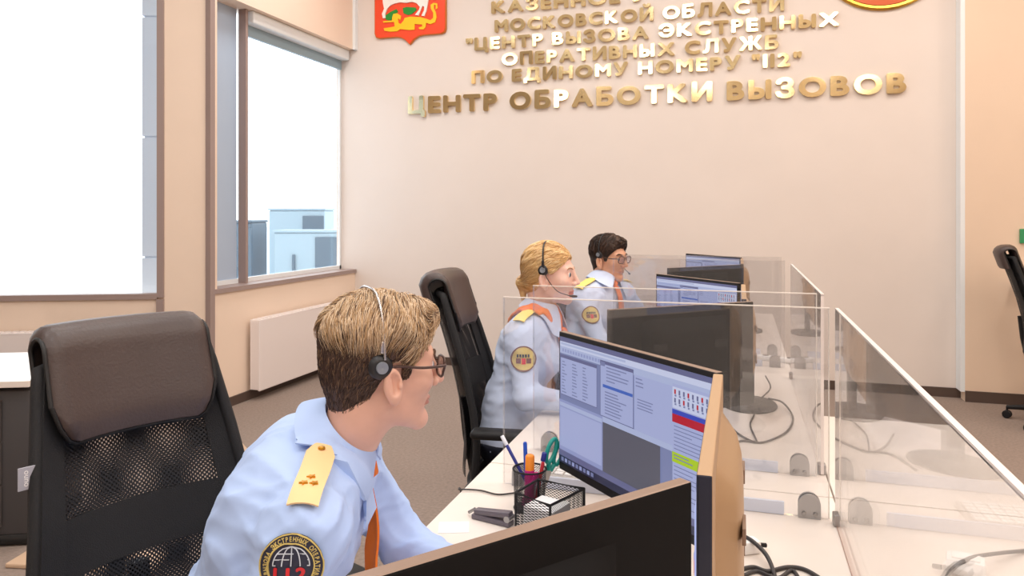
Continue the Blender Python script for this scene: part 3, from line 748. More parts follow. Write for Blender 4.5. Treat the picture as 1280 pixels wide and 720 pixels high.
# keyboard lying between the two cross screens
def keyboard(label, loc, rz):
    k = thing('keyboard', label, 'keyboard', loc, rz)
    m = MB(); m.box((0, 0, .008), (.44, .135, .016), .005); m.build('body', mat('key_grey', (188, 182, 176), .5), k, 40)
    m = MB()
    for r_ in range(6):
        n = 15
        for c in range(n):
            if r_ == 0 and 3 < c < 9:
                if c == 4: m.box((-.2+.0275*6.5, -.052+r_*.021, .0185), (.13, .0165, .006), .002)
                continue
            m.box((-.2+.0285*c, -.052+r_*.021, .0185), (.0235, .0165, .006), .002)
    m.build('keys', paper, k, 40)
keyboard('white keyboard on the desk behind the near monitor, beside the pen cup', (-.30, 2.035, DZ), R(-2))
keyboard('white keyboard on the desk in front of the woman', (-.47, 2.93, DZ), R(-90))
# papers, stapler, cables
def sheet(label, c, w, d, rz, name='paper_sheet'):
    m = MB(); m.box((0, 0, .001), (w, d, .002)); o = m.build(name, paper); o.location = (c[0], c[1], DZ); o.rotation_euler = (0, 0, rz); tag(o, label, 'paper')
sheet('white paper sheet by the foreground man\'s sleeve', (-.635, 1.615), .07, .06, R(20))
st = thing('stapler', 'small grey stapler on the desk by the foreground man\'s sleeve', 'stapler', (-.560, 1.675, DZ+.0), R(-14))
m = MB(); m.box((0, 0, .006), (.105, .028, .012), .003); m.build('base', mat('stapler_grey', (104, 96, 104), .4), st, 40)
m = MB(); m.box((.004, 0, .021), (.10, .022, .014), .004, M=Matrix.Rotation(R(-7), 4, 'Y')); m.build('arm', mat('stapler_grey', (104, 96, 104), .4), st, 40)
m = MB(); m.tube([(.046, -.013, .018), (.046, .013, .018)], .008, 10); m.build('hinge', steel, st)
m = MB(); m.tube([(-.05, 0, .02), (-.068, 0, .008)], .004); m.build('staple_guide', steel, st)
def cable(label, pts, r=.003, m_=None, name='cable'):
    mb = MB(); mb.tube(catmull(pts), r, 8); o = mb.build(name, m_ or cable_m, None, 60); tag(o, label, 'cable', 'desk cables'); return o
def dk(px, py, dz=.004): p = on_z(px, py, DZ+dz); return (p.x, p.y, p.z)
cable('thin dark cable across the white desk left of the pen cup', [(-.712, 1.83, .60), (-.712, 1.86, .725), dk(575, 612), dk(600, 613), dk(622, 618), dk(645, 616)], .0022)
cable('cable looping left behind the near screen toward the seam', [dk(905, 526), dk(924, 543), dk(946, 553), dk(966, 549), dk(985, 538), dk(991, 521), dk(978, 503, .02), dk(960, 498, .03)], .0035)
cable('cable hanging behind the dark monitor beside the seam', [dk(957, 470, .06), dk(963, 485, .03), dk(950, 500, .01), dk(942, 520), dk(938, 532), dk(946, 551)], .003)
cable('short cable curving toward the tan monitor back', [dk(944, 553), dk(928, 551), dk(915, 556), dk(905, 566)], .0035)
cable('thick dark cable arching up in the bottom right corner of the near desk', [dk(925, 668, .03), dk(940, 676, .03), dk(958, 694, .02), dk(968, 718, .005), dk(972, 740)], .0045)
cable('dark cable loop lying at the bottom edge behind the tan monitor', [dk(925, 712), dk(942, 709), dk(960, 714), dk(985, 709), dk(1006, 712), dk(1030, 726)], .0045)
cable('second dark cable loop at the bottom edge behind the tan monitor', [dk(925, 722), dk(945, 714), dk(962, 720), dk(975, 722), dk(990, 713), dk(1000, 725)], .004)
pw = thing('power_adapter', 'white power adapter at the bottom edge on the right side desk', 'power adapter', on_z(1207, 716, DZ), R(-14))
m = MB(); m.box((0, 0, .016), (.07, .05, .032), .007); m.build('body', paper, pw, 40)
m = MB(); m.box((.0, 0, .033), (.05, .034, .004), .002); m.build('lid', paper, pw, 40)
cable('dark grey cable curving to the right edge over the white adapter', [dk(1180, 728), dk(1190, 712, .02), dk(1212, 698, .035), dk(1245, 692, .02), dk(1285, 688), dk(1330, 684)], .004)
pw2 = thing('power_adapter', 'white power adapter beside the tan monitor back', 'power adapter', on_z(934, 690, DZ), R(30))
m = MB(); m.box((0, 0, .014), (.05, .035, .028), .006); m.build('body', paper, pw2, 40)
m = MB(); m.tube([(.02, 0, .014), (.045, .0, .010)], .005); m.build('plug', black, pw2)
ps = thing('power_strip', 'white power strip lying on the far desk seam', 'power strip', on_z(972, 452, DZ), R(-22))
m = MB(); m.box((0, 0, .012), (.20, .045, .024), .006); m.build('body', paper, ps, 40)
for k in range(3):
    m = MB(); m.lathe([(0, .024), (.015, .024), (.015, .026), (0, .0262)], 16, (-.06+k*.06, 0, 0)); m.build('socket', greym, ps)
# ------------------------------------------------------------------ sculpting by distance fields
F4 = np.float32
def nrm(v): return np.sqrt((v*v).sum(-1))
def cap(p, a, b, ra, rb=None):
    rb = ra if rb is None else rb
    a = np.array(a, F4); b = np.array(b, F4); pa = p-a; ba = b-a
    h = np.clip((pa@ba)/(ba@ba), 0, 1); return nrm(pa-h[..., None]*ba)-(ra+(rb-ra)*h)
def sph(p, c, r): return nrm(p-np.array(c, F4))-r
def ell(p, c, r):
    r = np.array(r, F4); q = (p-np.array(c, F4))/r; k0 = nrm(q); k1 = nrm(q/r); return k0*(k0-1)/np.maximum(k1, 1e-6)
def smin(a, b, k):
    h = np.clip(.5+.5*(b-a)/k, 0, 1); return b+(a-b)*h-k*h*(1-h)
def smax(a, b, k): return -smin(-a, -b, k)
def axis(parts):
    """[(lo, hi, step), ...] laid end to end"""
    out = [parts[0][0]]
    for lo, hi, st in parts:
        n = max(1, int(math.ceil((hi-out[-1])/st))); out += list(np.linspace(out[-1], hi, n+1)[1:])
    return np.array(out, F4)
def nets(fn, ax, ay, az):
    pad = lambda a: np.concatenate([a, a[-1:]+(a[-1]-a[-2])*np.arange(1, 1+(-len(a)) % 4, dtype=F4)]).astype(F4)
    ax, ay, az = pad(ax), pad(ay), pad(az)
    sp = [np.repeat(np.array([a[min(i+4, len(a)-1)]-a[max(0, i-1)] for i in range(0, len(a), 4)], F4), 4) for a in (ax, ay, az)]
    cx, cy2, cz = ax[1::4], ay[1::4], az[1::4]
    X, Y, Z = np.meshgrid(cx, cy2, cz, indexing='ij')
    dc = fn(np.stack([X, Y, Z], -1).reshape(-1, 3)).reshape(X.shape)
    V = np.repeat(np.repeat(np.repeat(dc, 4, 0), 4, 1), 4, 2).astype(F4)
    thr = np.sqrt(sp[0][:, None, None]**2+sp[1][None, :, None]**2+sp[2][None, None, :]**2)*.95
    idx = np.argwhere(np.abs(V) < thr)
    P = np.stack([ax[idx[:, 0]], ay[idx[:, 1]], az[idx[:, 2]]], -1)
    out = np.empty(len(P), F4)
    for i in range(0, len(P), 400000): out[i:i+400000] = fn(P[i:i+400000])
    V[idx[:, 0], idx[:, 1], idx[:, 2]] = out
    I = (V < 0); n = np.array(V.shape)-1
    cnt = np.zeros(n, np.int8); acc = np.zeros(tuple(n)+(3,), F4); num = np.zeros(n, F4)
    sl = lambda o, k: slice(o, o+n[k])
    for dx in (0, 1):
        for dy in (0, 1):
            for dz in (0, 1): cnt += I[sl(dx, 0), sl(dy, 1), sl(dz, 2)]
    act = np.argwhere((cnt > 0) & (cnt < 8)); A = [ax, ay, az]
    i, j, k = act.T; pos = np.zeros((len(act), 3)); num = np.zeros(len(act))
    cs = [(a, b, c) for a in (0, 1) for b in (0, 1) for c in (0, 1)]
    for a in cs:
        for d in range(3):
            if a[d]: continue
            b = list(a); b[d] = 1
            va = V[i+a[0], j+a[1], k+a[2]]; vb = V[i+b[0], j+b[1], k+b[2]]; x = (va < 0) != (vb < 0)
            t = np.where(x, va/np.where(x, va-vb, 1), 0)
            pa = np.stack([ax[i+a[0]], ay[j+a[1]], az[k+a[2]]], -1).astype(float); pb = np.stack([ax[i+b[0]], ay[j+b[1]], az[k+b[2]]], -1)
            pos += np.where(x[:, None], pa+(pb-pa)*t[:, None], 0); num += x
    pos /= np.maximum(num, 1)[:, None]
    ids = -np.ones(n, np.int64); ids[i, j, k] = np.arange(len(act))
    quads = []
    for d in range(3):
        e, f = (d+1) % 3, (d+2) % 3
        s0 = [slice(None)]*3; s1 = [slice(None)]*3; s0[d] = slice(0, -1); s1[d] = slice(1, None)
        c = np.argwhere(I[tuple(s0)] != I[tuple(s1)])
        c = c[(c[:, e] > 0) & (c[:, f] > 0) & (c[:, e] < n[e]) & (c[:, f] < n[f]) & (c[:, d] < n[d])]
        o = np.zeros(3, int)
        def g(de, df):
            q = c.copy(); q[:, e] -= de; q[:, f] -= df; return ids[q[:, 0], q[:, 1], q[:, 2]]
        q = np.stack([g(1, 1), g(0, 1), g(0, 0), g(1, 0)], -1); ins = I[c[:, 0], c[:, 1], c[:, 2]]
        q[~ins] = q[~ins][:, ::-1]; quads.append(q)
    q = np.concatenate(quads); return pos, q[(q >= 0).all(1)]
def np_mesh(name, pos, quads, mats, parent, midx=None, origin=(0, 0, 0)):
    me = bpy.data.meshes.new(name); pos = np.asarray(pos, float)-np.array(origin, float)
    me.vertices.add(len(pos)); me.vertices.foreach_set('co', pos.ravel())
    me.loops.add(quads.size); me.loops.foreach_set('vertex_index', quads.ravel())
    me.polygons.add(len(quads)); me.polygons.foreach_set('loop_start', np.arange(len(quads))*quads.shape[1])
    for m in mats: me.materials.append(m)
    if midx is not None: me.polygons.foreach_set('material_index', midx.astype(np.int32))
    me.polygons.foreach_set('use_smooth', np.ones(len(quads), bool))
    me.update(calc_edges=True); me.validate()
    o = bpy.data.objects.new(name, me); COL.objects.link(o)
    if parent is not None: o.parent = parent
    return o
def grad(fn, p, e=.0015):
    p = np.asarray(p, F4); g = np.stack([fn(p+np.array(d, F4)*e)-fn(p-np.array(d, F4)*e) for d in ((1, 0, 0), (0, 1, 0), (0, 0, 1))], -1)
    return g/(nrm(g)[..., None]+1e-9)
def drop(fn, P, d, off=0.0, far=.30, n=40):
    """march the points along d onto the surface of fn"""
    P = np.asarray(P, F4); d = np.array(d, F4); d = d/nrm(d); sh = P.shape; P = P.reshape(-1, 3)-d*0
    tt = np.zeros(len(P), F4)
    for _ in range(n):
        s = fn(P+d*tt[:, None])-off; tt = np.clip(tt+s*.8, -.1, far)
    return (P+d*tt[:, None]).reshape(sh)

class Fr:
    """local frame: x forward, y left, z up"""
    def __init__(s, o, yaw=0, pitch=0, roll=0, scale=1):
        s.o = np.array(o, F4); M = Matrix.Rotation(yaw, 3, 'Z') @ Matrix.Rotation(pitch, 3, 'Y') @ Matrix.Rotation(roll, 3, 'X')
        s.R = np.array(M, F4); s.k = scale
    def w(s, p): return (np.asarray(p, F4)*s.k)@s.R.T+s.o
    def l(s, p): return ((p-s.o)@s.R)/s.k
    def v(s, p): return Vector([float(x) for x in s.w(p)])
    def dir(s, d): return np.asarray(d, F4)@s.R.T
    def M(s):
        m = Matrix([[float(x)*s.k for x in r] for r in s.R]).to_4x4(); m.translation = Vector([float(x) for x in s.o]); return m

# ------------------------------------------------------------------ the head in its own frame (metres, ear axis at the origin)
def head_sdf(q, fem=0.0, wide=1.0):
    d = ell(q, (-.018, 0, .034), (.100, .077*wide, .086))
    d = smin(d, ell(q, (.026, 0, -.030), (.066, .058*wide, .078)), .03)
    d = smin(d, cap(q, (-.060, 0, -.02), (-.046, 0, -.095), .050*wide, .043*wide), .03)
    s = q.copy(); s[..., 1] = np.abs(s[..., 1])
    jr = .0145-.002*fem
    d = smin(d, cap(s, (-.004, .050*wide, -.058), (.068, .014, -.103+.006*fem), jr, jr), .03)
    d = smin(d, sph(q, (.077-.004*fem, 0, -.101+.006*fem), .0175-.003*fem), .018)
    d = smin(d, cap(s, (.081, .0, .030), (.070, .040, .028), .013-.003*fem), .020)          # brow
    d = smin(d, sph(s, (.058, .043, -.018), .024), .025)                                     # cheek bones
    d = smax(d, -sph(s, (.104, .031, .008), .017), .018)                                     # eye sockets
    d = smin(d, sph(s, (.0735, .031, .009), .0138), .004)                                    # lids over the eyeballs
    d = smin(d, cap(q, (.090, 0, .018), (.114-.003*fem, 0, -.024), .0075, .0105-.0015*fem), .010)
    d = smin(d, sph(s, (.100, .0115, -.029), .0085), .008)
    d = smax(d, -sph(s, (.106, .007, -.039), .0042), .004)
    d = smin(d, ell(q, (.0835, 0, -.058), (.0125, .022, .0054)), .006)
    d = smin(d, ell(q, (.0825, 0, -.0680), (.0125, .019, .0060)), .006)
    d = smax(d, -ell(q, (.0985, 0, -.0632), (.010, .024, .0016)), .002)
    # ear
    e = s-np.array((-.008, .0815*wide, -.018), F4); c, t = math.cos(R(12)), math.sin(R(12))
    e = np.stack([e[..., 0]*c+e[..., 2]*t*.9+e[..., 1]*.10, e[..., 1]+e[..., 0]*.10, e[..., 2]*c-e[..., 0]*t], -1)
    ear = ell(e, (0, .004, 0), (.0185, .0095, .0325))
    ear = smin(ear, ell(e, (.001, .002, -.026), (.010, .007, .012)), .008)
    ear = smax(ear, -ell(e, (.003, .0165, .003), (.0125, .0155, .0235)), .002); ear = smin(ear, cap(e, (-.005, .006, .012), (-.004, .006, -.012), .0035), .003)
    ear = smin(ear, ell(e, (.013, .007, -.004), (.004, .005, .007)), .003)
    d = smin(d, ear, .006)
    return d
def hand_sdf(p, wrist, dirv, up, side, curl=.5):
    """palm, four unequal bent fingers and a thumb; up = back of the hand, side = +1 thumb to the left of dirv seen from above"""
    w = np.array(wrist, F4); f = np.array(dirv, F4); f /= nrm(f); u = np.array(up, F4); u = u-f*(u@f); u /= nrm(u); l = np.cross(u, f)*side
    def W(a, b, c): return w+f*a+l*b+u*c
    d = cap(p, W(.0, .0, 0), W(.03, 0, 0), .024, .026)
    d = smin(d, cap(p, W(.03, .018, 0), W(.085, .026, 0), .015, .012), .02)
    d = smin(d, cap(p, W(.03, -.018, 0), W(.078, -.028, 0), .014, .011), .02)
    d = smin(d, cap(p, W(.03, 0, .0), W(.085, 0, .0), .015, .012), .02)
    for b, ln, r in ((.028, .070, .0082), (.0095, .080, .0084), (-.0095, .074, .0080), (-.028, .058, .0072)):
        k = W(.082-abs(b)*.12, b, 0); a1, a2 = curl*.55, curl*1.35
        k1 = k+f*ln*.52*math.cos(a1)-u*ln*.52*math.sin(a1)+l*b*.06; k2 = k1+f*ln*.48*math.cos(a2)-u*ln*.48*math.sin(a2)
        d = smin(d, np.minimum(cap(p, k, k1, r*1.05, r*.96), cap(p, k1, k2, r*.96, r*.80)), .004)
    t0 = W(.022, .024, -.006); t1 = W(.052, .052, -.014); t2 = W(.082, .058, -.020)
    d = smin(d, np.minimum(cap(p, t0, t1, .0125, .0098), cap(p, t1, t2, .0098, .0080)), .008)
    return d

_wv = np.random.RandomState(5)
_wk = [(_wv.randn(3).astype(F4)*f, float(_wv.rand()*6.28), a) for f, a in ((14, 1), (20, .9), (26, .7), (38, .5), (50, .35))]
def wrinkle(p):
    """cloth creases: warped ridges"""
    s = np.zeros(len(p), F4); w = np.stack([np.sin(p@np.array((23, -17, 19), F4)), np.sin(p@np.array((-13, 21, 25), F4)), np.sin(p@np.array((17, 29, -11), F4))], -1)*.035+p
    for k, ph, a in _wk: s += a*(1-2*np.abs(np.sin(w@k+ph))**.8)
    return s/2.2

# ------------------------------------------------------------------ people
skin_m = mat('skin', (226, 178, 156), .48, sub=.06, var=.03, vscale=40, bump=.02, bscale=900)
skin_tan = mat('skin_tan', (216, 162, 132), .48, sub=.06, var=.03, vscale=40)
skin_f = mat('skin_fair', (238, 194, 176), .45, sub=.12, var=.02, vscale=40)
lip_m = mat('lips', (204, 142, 124), .4); lip_f = mat('lips_rose', (206, 126, 118), .35)
brow_d = mat('eyebrow_brown', (88, 64, 48), .8); brow_l = mat('eyebrow_fair', (170, 128, 96), .8)
eye_w = mat('eye_white', (236, 232, 228), .2); iris = mat('iris_blue', (72, 96, 112), .2); iris_b = mat('iris_brown', (70, 46, 30), .2); pupil = mat('pupil', (10, 10, 10), .2)
hair_dark = mat('hair_dark_brown', (74, 54, 44), .5); hair_mid = mat('hair_ash', (136, 106, 80), .45); hair_blond = mat('hair_blond', (196, 160, 118), .42); hair_pale = mat('hair_pale', (226, 200, 168), .4)
hair_gold = mat('hair_golden', (226, 184, 124), .4); hair_honey = mat('hair_honey', (200, 152, 98), .42); hair_gold2 = mat('hair_light_gold', (242, 210, 158), .4)
hair_brown = mat('hair_brown', (72, 48, 34), .5); hair_black = mat('hair_near_black', (44, 32, 26), .5)
shirt_m = mat('shirt_blue', (180, 204, 246), .75, bump=.06, bscale=900, sheen=.1)
shirt_w = mat('shirt_pale_blue', (208, 221, 247), .75, bump=.06, bscale=900, sheen=.1)
trous = mat('trousers_navy', (28, 32, 50), .8)
shoe_m = mat('shoes_black', (22, 21, 22), .4)
tie_m = mat('tie_orange', (244, 122, 24), .55, bump=.08, bscale=500); scarf_m = mat('scarf_orange', (248, 128, 56), .6, var=.12, vscale=24)
ep_m = mat('epaulette_sand', (246, 206, 150), .6, bump=.1, bscale=700); ep_y = mat('epaulette_yellow', (252, 218, 120), .6)
brass = mat('brass_pin', (220, 160, 50), .3, metal=.9)
pt_y = mat('patch_yellow', (214, 190, 110), .6); pt_n = mat('patch_navy', (40, 42, 62), .6); pt_w = mat('patch_white', (206, 212, 220), .6); pt_r = mat('patch_red', (214, 36, 44), .5); pt_b = mat('patch_brown', (120, 70, 56), .6)
hs_black = mat('headset_black', (30, 30, 34), .4); hs_metal = mat('headset_metal', (196, 192, 190), .25, metal=.9); hs_grey = mat('headset_grey', (150, 156, 164), .35, metal=.4)
frame_m = mat('glasses_brown', (72, 48, 40), .3); lens_m = glass_mat('spectacle_lens', (.97, .97, .98), .05)

class Person: pass
def build_person(cfg):
    P = Person(); c = cfg; H = c['head']; P.H = H; fem = c.get('fem', 0); wide = c.get('wide', 1.0)
    J = {k: np.array(v, F4) for k, v in c['J'].items()}; P.J = J
    lat = J['shL']-J['shR']; lat /= nrm(lat); fw = np.cross(lat, np.array((0, 0, 1), F4)); fw = fw/nrm(fw); P.lat, P.fw = lat, fw
    ori = np.array((J['hip'][0], J['hip'][1], 0), F4); P.ori = ori
    root = thing('person', c['label'], 'person', [float(x) for x in ori]); P.root = root
    nk = H.w((-.030, 0, -.075))
    g = c.get('girth', 1.0)
    def torso(p, o=0.0):
        d = None; cr = c.get('chest_r', 1.0)
        for key, hw, r in (('hip', .085, .115), ('waist', .070, .105*cr), ('chest', .075, .112*cr), ('upper', .090, .092)):
            q = cap(p, J[key]-lat*hw*g, J[key]+lat*hw*g, r*g+o); d = q if d is None else smin(d, q, .10)
        if fem: 
            for s in (-1, 1): d = smin(d, sph(p, J['chest']+lat*s*.07+fw*.085+np.array((0, 0, .005), F4), .058+o), .05)
        d = smin(d, cap(p, J['shR']+lat*.02, J['shL']-lat*.02, .050*g+o), .06)
        for s in ('shR', 'shL'): d = smin(d, cap(p, J['neck'], J[s]*.9+J['neck']*.1, .045+o, .040*g+o), .05)
        return d
    def arm(p, s, o=0.0, upto=1.0):
        sh, el, wr = J['sh'+s], J['el'+s], J['wr'+s]
        d = cap(p, sh, el, .053*g+o, .041*g+o); return smin(d, cap(p, el, el+(wr-el)*upto, .041*g+o, .027*g+o), .02)
    def legs(p, o=0.0):
        d = None
        for s in 'RL':
            q = smin(cap(p, J['hip']+lat*(.085 if s == 'L' else -.085), J['kn'+s], .085+o, .06+o), cap(p, J['kn'+s], J['an'+s], .058+o, .038+o), .03)
            q = smin(q, cap(p, J['an'+s]-np.array((0, 0, .035), F4), J['an'+s]+fw*.14-np.array((0, 0, .045), F4), .036+o, .03+o), .03)
            d = q if d is None else smin(d, q, .03)
        return d
    def neck(p): return cap(p, nk, J['neck']-np.array((0, 0, .03), F4), .053-.007*fem, .058-.006*fem)
    def skin(p):
        d = smin(head_sdf(H.l(p), fem, wide)*H.k, neck(p), .022)
        t = torso(p, -.014); t = smin(t, legs(p, -.012), .03)
        for s in 'RL':
            a = arm(p, s, -.012)
            wr, el = J['wr'+s], J['el'+s]; dv = (wr-el)/nrm(wr-el)
            hd = hand_sdf(p, wr, c['hand'+s][0], c['hand'+s][1], 1 if s == 'R' else -1, c.get('curl', .6))
            t = smin(t, smin(a, hd, .012), .02)
        return smin(d, t, .03)
    def shirt(p):
        d = torso(p, .006)
        for s in 'RL': d = smin(d, arm(p, s, .011, .93), .035)
        d = smax(d, -cap(p, J['neck']+np.array((0, 0, .012), F4)-(J['neck']-nk)*.1, nk, .060-.008*fem, .066-.008*fem), .008)
        d = smax(d, (J['hip'][2]-.055)-p[..., 2], .01)
        return d
    def shirtw(p):
        d = shirt(p); amp = c.get('wr', .004)
        return d-amp*wrinkle(p)
    P.shirt = shirtw; P.shirt0 = shirt; P.skin = skin
    # --- body
    st = c['step']; hc = H.o; hr = .15
    def ax(i):
        lo = min(J[k][i] for k in J)-.20; hi = max(J[k][i] for k in J)+.20
        lo = min(lo, hc[i]-.17); hi = max(hi, hc[i]+.17)
        fine = [(hc[i]-hr, hc[i]+hr, st)]+[(J['wr'+s][i]-.13, J['wr'+s][i]+.13, max(st, .0045)) for s in 'RL']
        fine.sort(); out = []; cur = lo
        for a, b, s_ in fine:
            if b <= cur: continue
            if a > cur: out.append((cur, a, .016)); cur = a
            out.append((cur, b, st if cur < hc[i]+hr and b > hc[i]-hr else s_)); cur = b
        if hi > cur: out.append((cur, hi, .016))
        return axis(out)
    pos, qd = nets(skin, ax(0), ax(1), ax(2))
    cen = H.l(pos[qd].mean(1).astype(F4)); mi = np.zeros(len(qd), int)
    lipm = (np.abs(cen[:, 2]+.0632) < .0105-.28*np.abs(cen[:, 1])**1.15) & (cen[:, 0] > .078) & (np.abs(cen[:, 1]) < .023)
    mi[lipm] = 1
    bz = .0295-6.5*np.maximum(0, np.abs(cen[:, 1])-.034)**2*3+.004; br = (np.abs(cen[:, 2]-bz) < (.0042-.03*np.maximum(0, np.abs(cen[:, 1])-.03))*1.1) & (np.abs(cen[:, 1]) > .012) & (np.abs(cen[:, 1]) < .055) & (cen[:, 0] > .05)
    o = np_mesh('body', pos, qd, [c['skin'], c['lips'], c['brow']], root, mi, ori)
    for s in (-1, 1):
        ln = np.array([(.115, s*y, z) for y, z in ((.013, .0295), (.022, .0335), (.032, .0355), (.042, .034), (.050, .029))], F4)
        q = drop(lambda p: head_sdf(p, fem, wide), ln, (-1, 0, 0), .0008); pts = catmull([H.v(p)-Vector([float(x) for x in ori]) for p in q], 4); nn = len(pts)
        m = MB(); m.tube(pts, [H.k*(.0016+.0022*math.sin(PI*min(1, .15+.85*(1-i/(nn-1)))))*(1-.25*fem) for i in range(nn)], 8); m.build('eyebrow', c['brow'], root, 60)
    # --- eyes
    for s in (-1, 1):
        m = MB(); prof = [(.0125*math.sin(a), .0125*math.cos(a)) for a in np.linspace(0, PI, 19)]; prof[0] = (0, .0125); prof[-1] = (0, -.0125)
        M_ = H.M() @ Matrix.Translation((.0765, s*.031, .0085)) @ Matrix.Rotation(R(90), 4, 'Y')
        m.lathe(prof, 24, M=M_); m.v = [tuple(Vector(v)-Vector([float(x) for x in ori])) for v in m.v]
        ey = m.build('eye', [eye_w, c['iris'], pupil], root, True)
        for f in ey.data.polygons:
            k = f.index//24; f.material_index = 2 if k < 2 else (1 if k < 5 else 0)
    # --- shirt
    lo = np.min([J[k] for k in ('hip', 'shR', 'shL', 'elR', 'elL', 'wrR', 'wrL', 'neck', 'chest')], 0)-.17; hi = np.max([J[k] for k in ('hip', 'shR', 'shL', 'elR', 'elL', 'wrR', 'wrL', 'neck', 'chest')], 0)+.17
    lo[2] = max(lo[2], J['hip'][2]-.09)
    pos, qd = nets(shirtw, *[axis([(lo[i], hi[i], c['sstep'])]) for i in range(3)])
    P.shirt_o = np_mesh('shirt', pos, qd, [c['shirt']], root, None, ori)
    # --- trousers and shoes
    def pants(p):
        d = legs(p, .008); d = smin(d, cap(p, J['hip']-lat*.075*g, J['hip']+lat*.075*g, .112*g), .06); d = smax(d, p[..., 2]-(J['hip'][2]+.01), .01)
        return smax(d, (J['anR'][2]-.0)-p[..., 2], .01)
    lo = np.min([J[k] for k in ('hip', 'knR', 'knL', 'anR', 'anL')], 0)-.16; hi = np.max([J[k] for k in ('hip', 'knR', 'knL', 'anR', 'anL')], 0)+.18
    pos, qd = nets(pants, *[axis([(lo[i], hi[i], .013)]) for i in range(3)]); np_mesh('trousers', pos, qd, [trous], root, None, ori)
    for s in 'RL':
        def shoe(p):
            a = J['an'+s]-np.array((0, 0, .03), F4); d = cap(p, a, a+fw*.15-np.array((0, 0, .015), F4), .048, .042); d = smin(d, cap(p, a, a+np.array((0, 0, .03), F4), .046), .02)
            return smax(d, .004-p[..., 2], .004)
        a = J['an'+s]; pos, qd = nets(shoe, *[axis([(a[i]-.24, a[i]+.24, .01)]) for i in (0, 1)], axis([(-.01, a[2]+.08, .01)])); np_mesh('shoe', pos, qd, [shoe_m], root, None, ori)
    # --- collar: a stand round the neck with a leaf folded down, open in front
    top = nk; bot = J['neck']; axv = (top-bot)/nrm(top-bot); cb = bot+axv*c.get('col_z', .03)
    fr = fw-axv*(fw@axv); fr /= nrm(fr); lt_ = np.cross(axv, fr)
    r0 = c.get('col_r', .064); G = []
    ph = np.linspace(R(c.get('gap', 14)), R(360-c.get('gap', 14)), 41)
    lf = c.get('leaf', 1.0); rows = [(r0+.006, -.012), (r0-.001, .012), (r0-.002, .030), (r0+.002, .036), (r0+.008, .030), (r0+.010+.010*lf, .030-.014*lf), (r0+.010+.019*lf, .030-.026*lf), (r0+.010+.028*lf, .030-.038*lf), (r0+.010+.036*lf, .030-.050*lf)]; KL = len(rows)-5
    for k, (r_, z) in enumerate(rows):
        row = []
        for a in ph:
            fr_ = (math.cos(a)+1)/2; s = fr_**3            # 1 towards the front
            rr = r_; zz = z; q_ = .50+c.get('lfr', .75)*fr_; kl = max(0, k-4)/KL
            if k >= 5: rr = r0+.008+(r_-r0-.008)*q_; zz = .030+(z-.030)*q_
            if k >= 5: zz -= s*c.get('tip', .050)*kl; rr += s*.014*kl
            zz -= .012*fr_
            a_ = PI+(a-PI)*(1-c.get('open', .135)*kl); row.append(cb+axv*zz+(fr*math.cos(a_)*c.get('col_f', 1.06)+lt_*math.sin(a_))*rr)
        if k >= 5:
            row = np.array(row, F4); ds = shirtw(row); gg = grad(shirtw, row, .004); row = row+gg*np.maximum(0, c.get('col_off', .0075)-ds)[:, None]
        G.append(row)
    m = MB(); m.shell([[p-ori for p in r_] for r_ in G], .0035); P.collar = m.build('collar', c['shirt'], root, 50)
    P.fr, P.axv, P.cb, P.nk = fr, axv, cb, nk
    return P

def conform(P, pts, off, fn=None):
    return drop(fn or P.shirt0, pts, P_dir, off)
def strip_on(P, a, b, nrm_dir, w0, w1, th, name, m_, n=10, k=5, off=.006, taper=None):
    """a ribbon from a to b laid on the shirt, seen along -nrm_dir"""
    a, b, nd = np.array(a, F4), np.array(b, F4), np.array(nrm_dir, F4); nd /= nrm(nd); ax_ = (b-a)/nrm(b-a); sd_ = np.cross(nd, ax_); sd_ /= nrm(sd_)
    G = []
    for i in range(n):
        t = i/(n-1); w = w0+(w1-w0)*t
        if taper is not None: w = taper(t)
        G.append([a+(b-a)*t+sd_*w*(j/(k-1)-.5)+nd*.06 for j in range(k)])
    G = drop(P.shirt0, np.array(G, F4), -nd, off+.003)
    g = np.array(G)-P.ori
    t1 = np.cross(np.gradient(g, axis=0), np.gradient(g, axis=1)).reshape(-1, 3).mean(0)
    m = MB(); m.shell(g if t1@nd > 0 else g[:, ::-1], th); return m.build(name, m_, P.root, 50)
def disc_on(P, c, nd, r0, r1, th, name, m_, par, up=None, n=40, off=.006, rings=3):
    c, nd = np.array(c, F4), np.array(nd, F4); nd /= nrm(nd); up = np.array((0, 0, 1), F4) if up is None else np.array(up, F4); u = up-nd*(up@nd); u /= nrm(u); l = np.cross(u, nd)
    G = [[c+nd*.05+(l*math.cos(a)+u*math.sin(a))*(r0+(r1-r0)*i/rings) for a in np.linspace(0, 2*PI, n+1)] for i in range(rings+1)]
    g = drop(P.shirt, np.array(G, F4), -nd, off)-P.ori
    m = MB(); m.shell(g[:, ::-1] if (np.cross(g[1, 0]-g[0, 0], g[0, 1]-g[0, 0]) if r0 > 0 else np.cross(g[2, 0]-g[1, 0], g[1, 1]-g[1, 0]))@nd < 0 else g, th)
    return m.build(name, m_, par, 50), c, nd, u, l
def flat_on(P, polys, c, nd, u, l, off, th, name, m_, par):
    """flat outlines in patch coordinates draped on the sleeve; polys are (x, y) with vertices and faces"""
    m = MB()
    for vs, fs in polys:
        p = np.array([c+nd*.05+l*x+u*y for x, y in vs], F4); q = drop(P.shirt, p, -nd, off)-P.ori; t = q+nd*th; n = len(vs)
        m.add(list(q)+list(t), [f[::-1] for f in fs]+[[i+n for i in f] for f in fs])
    return m.build(name, m_, par)

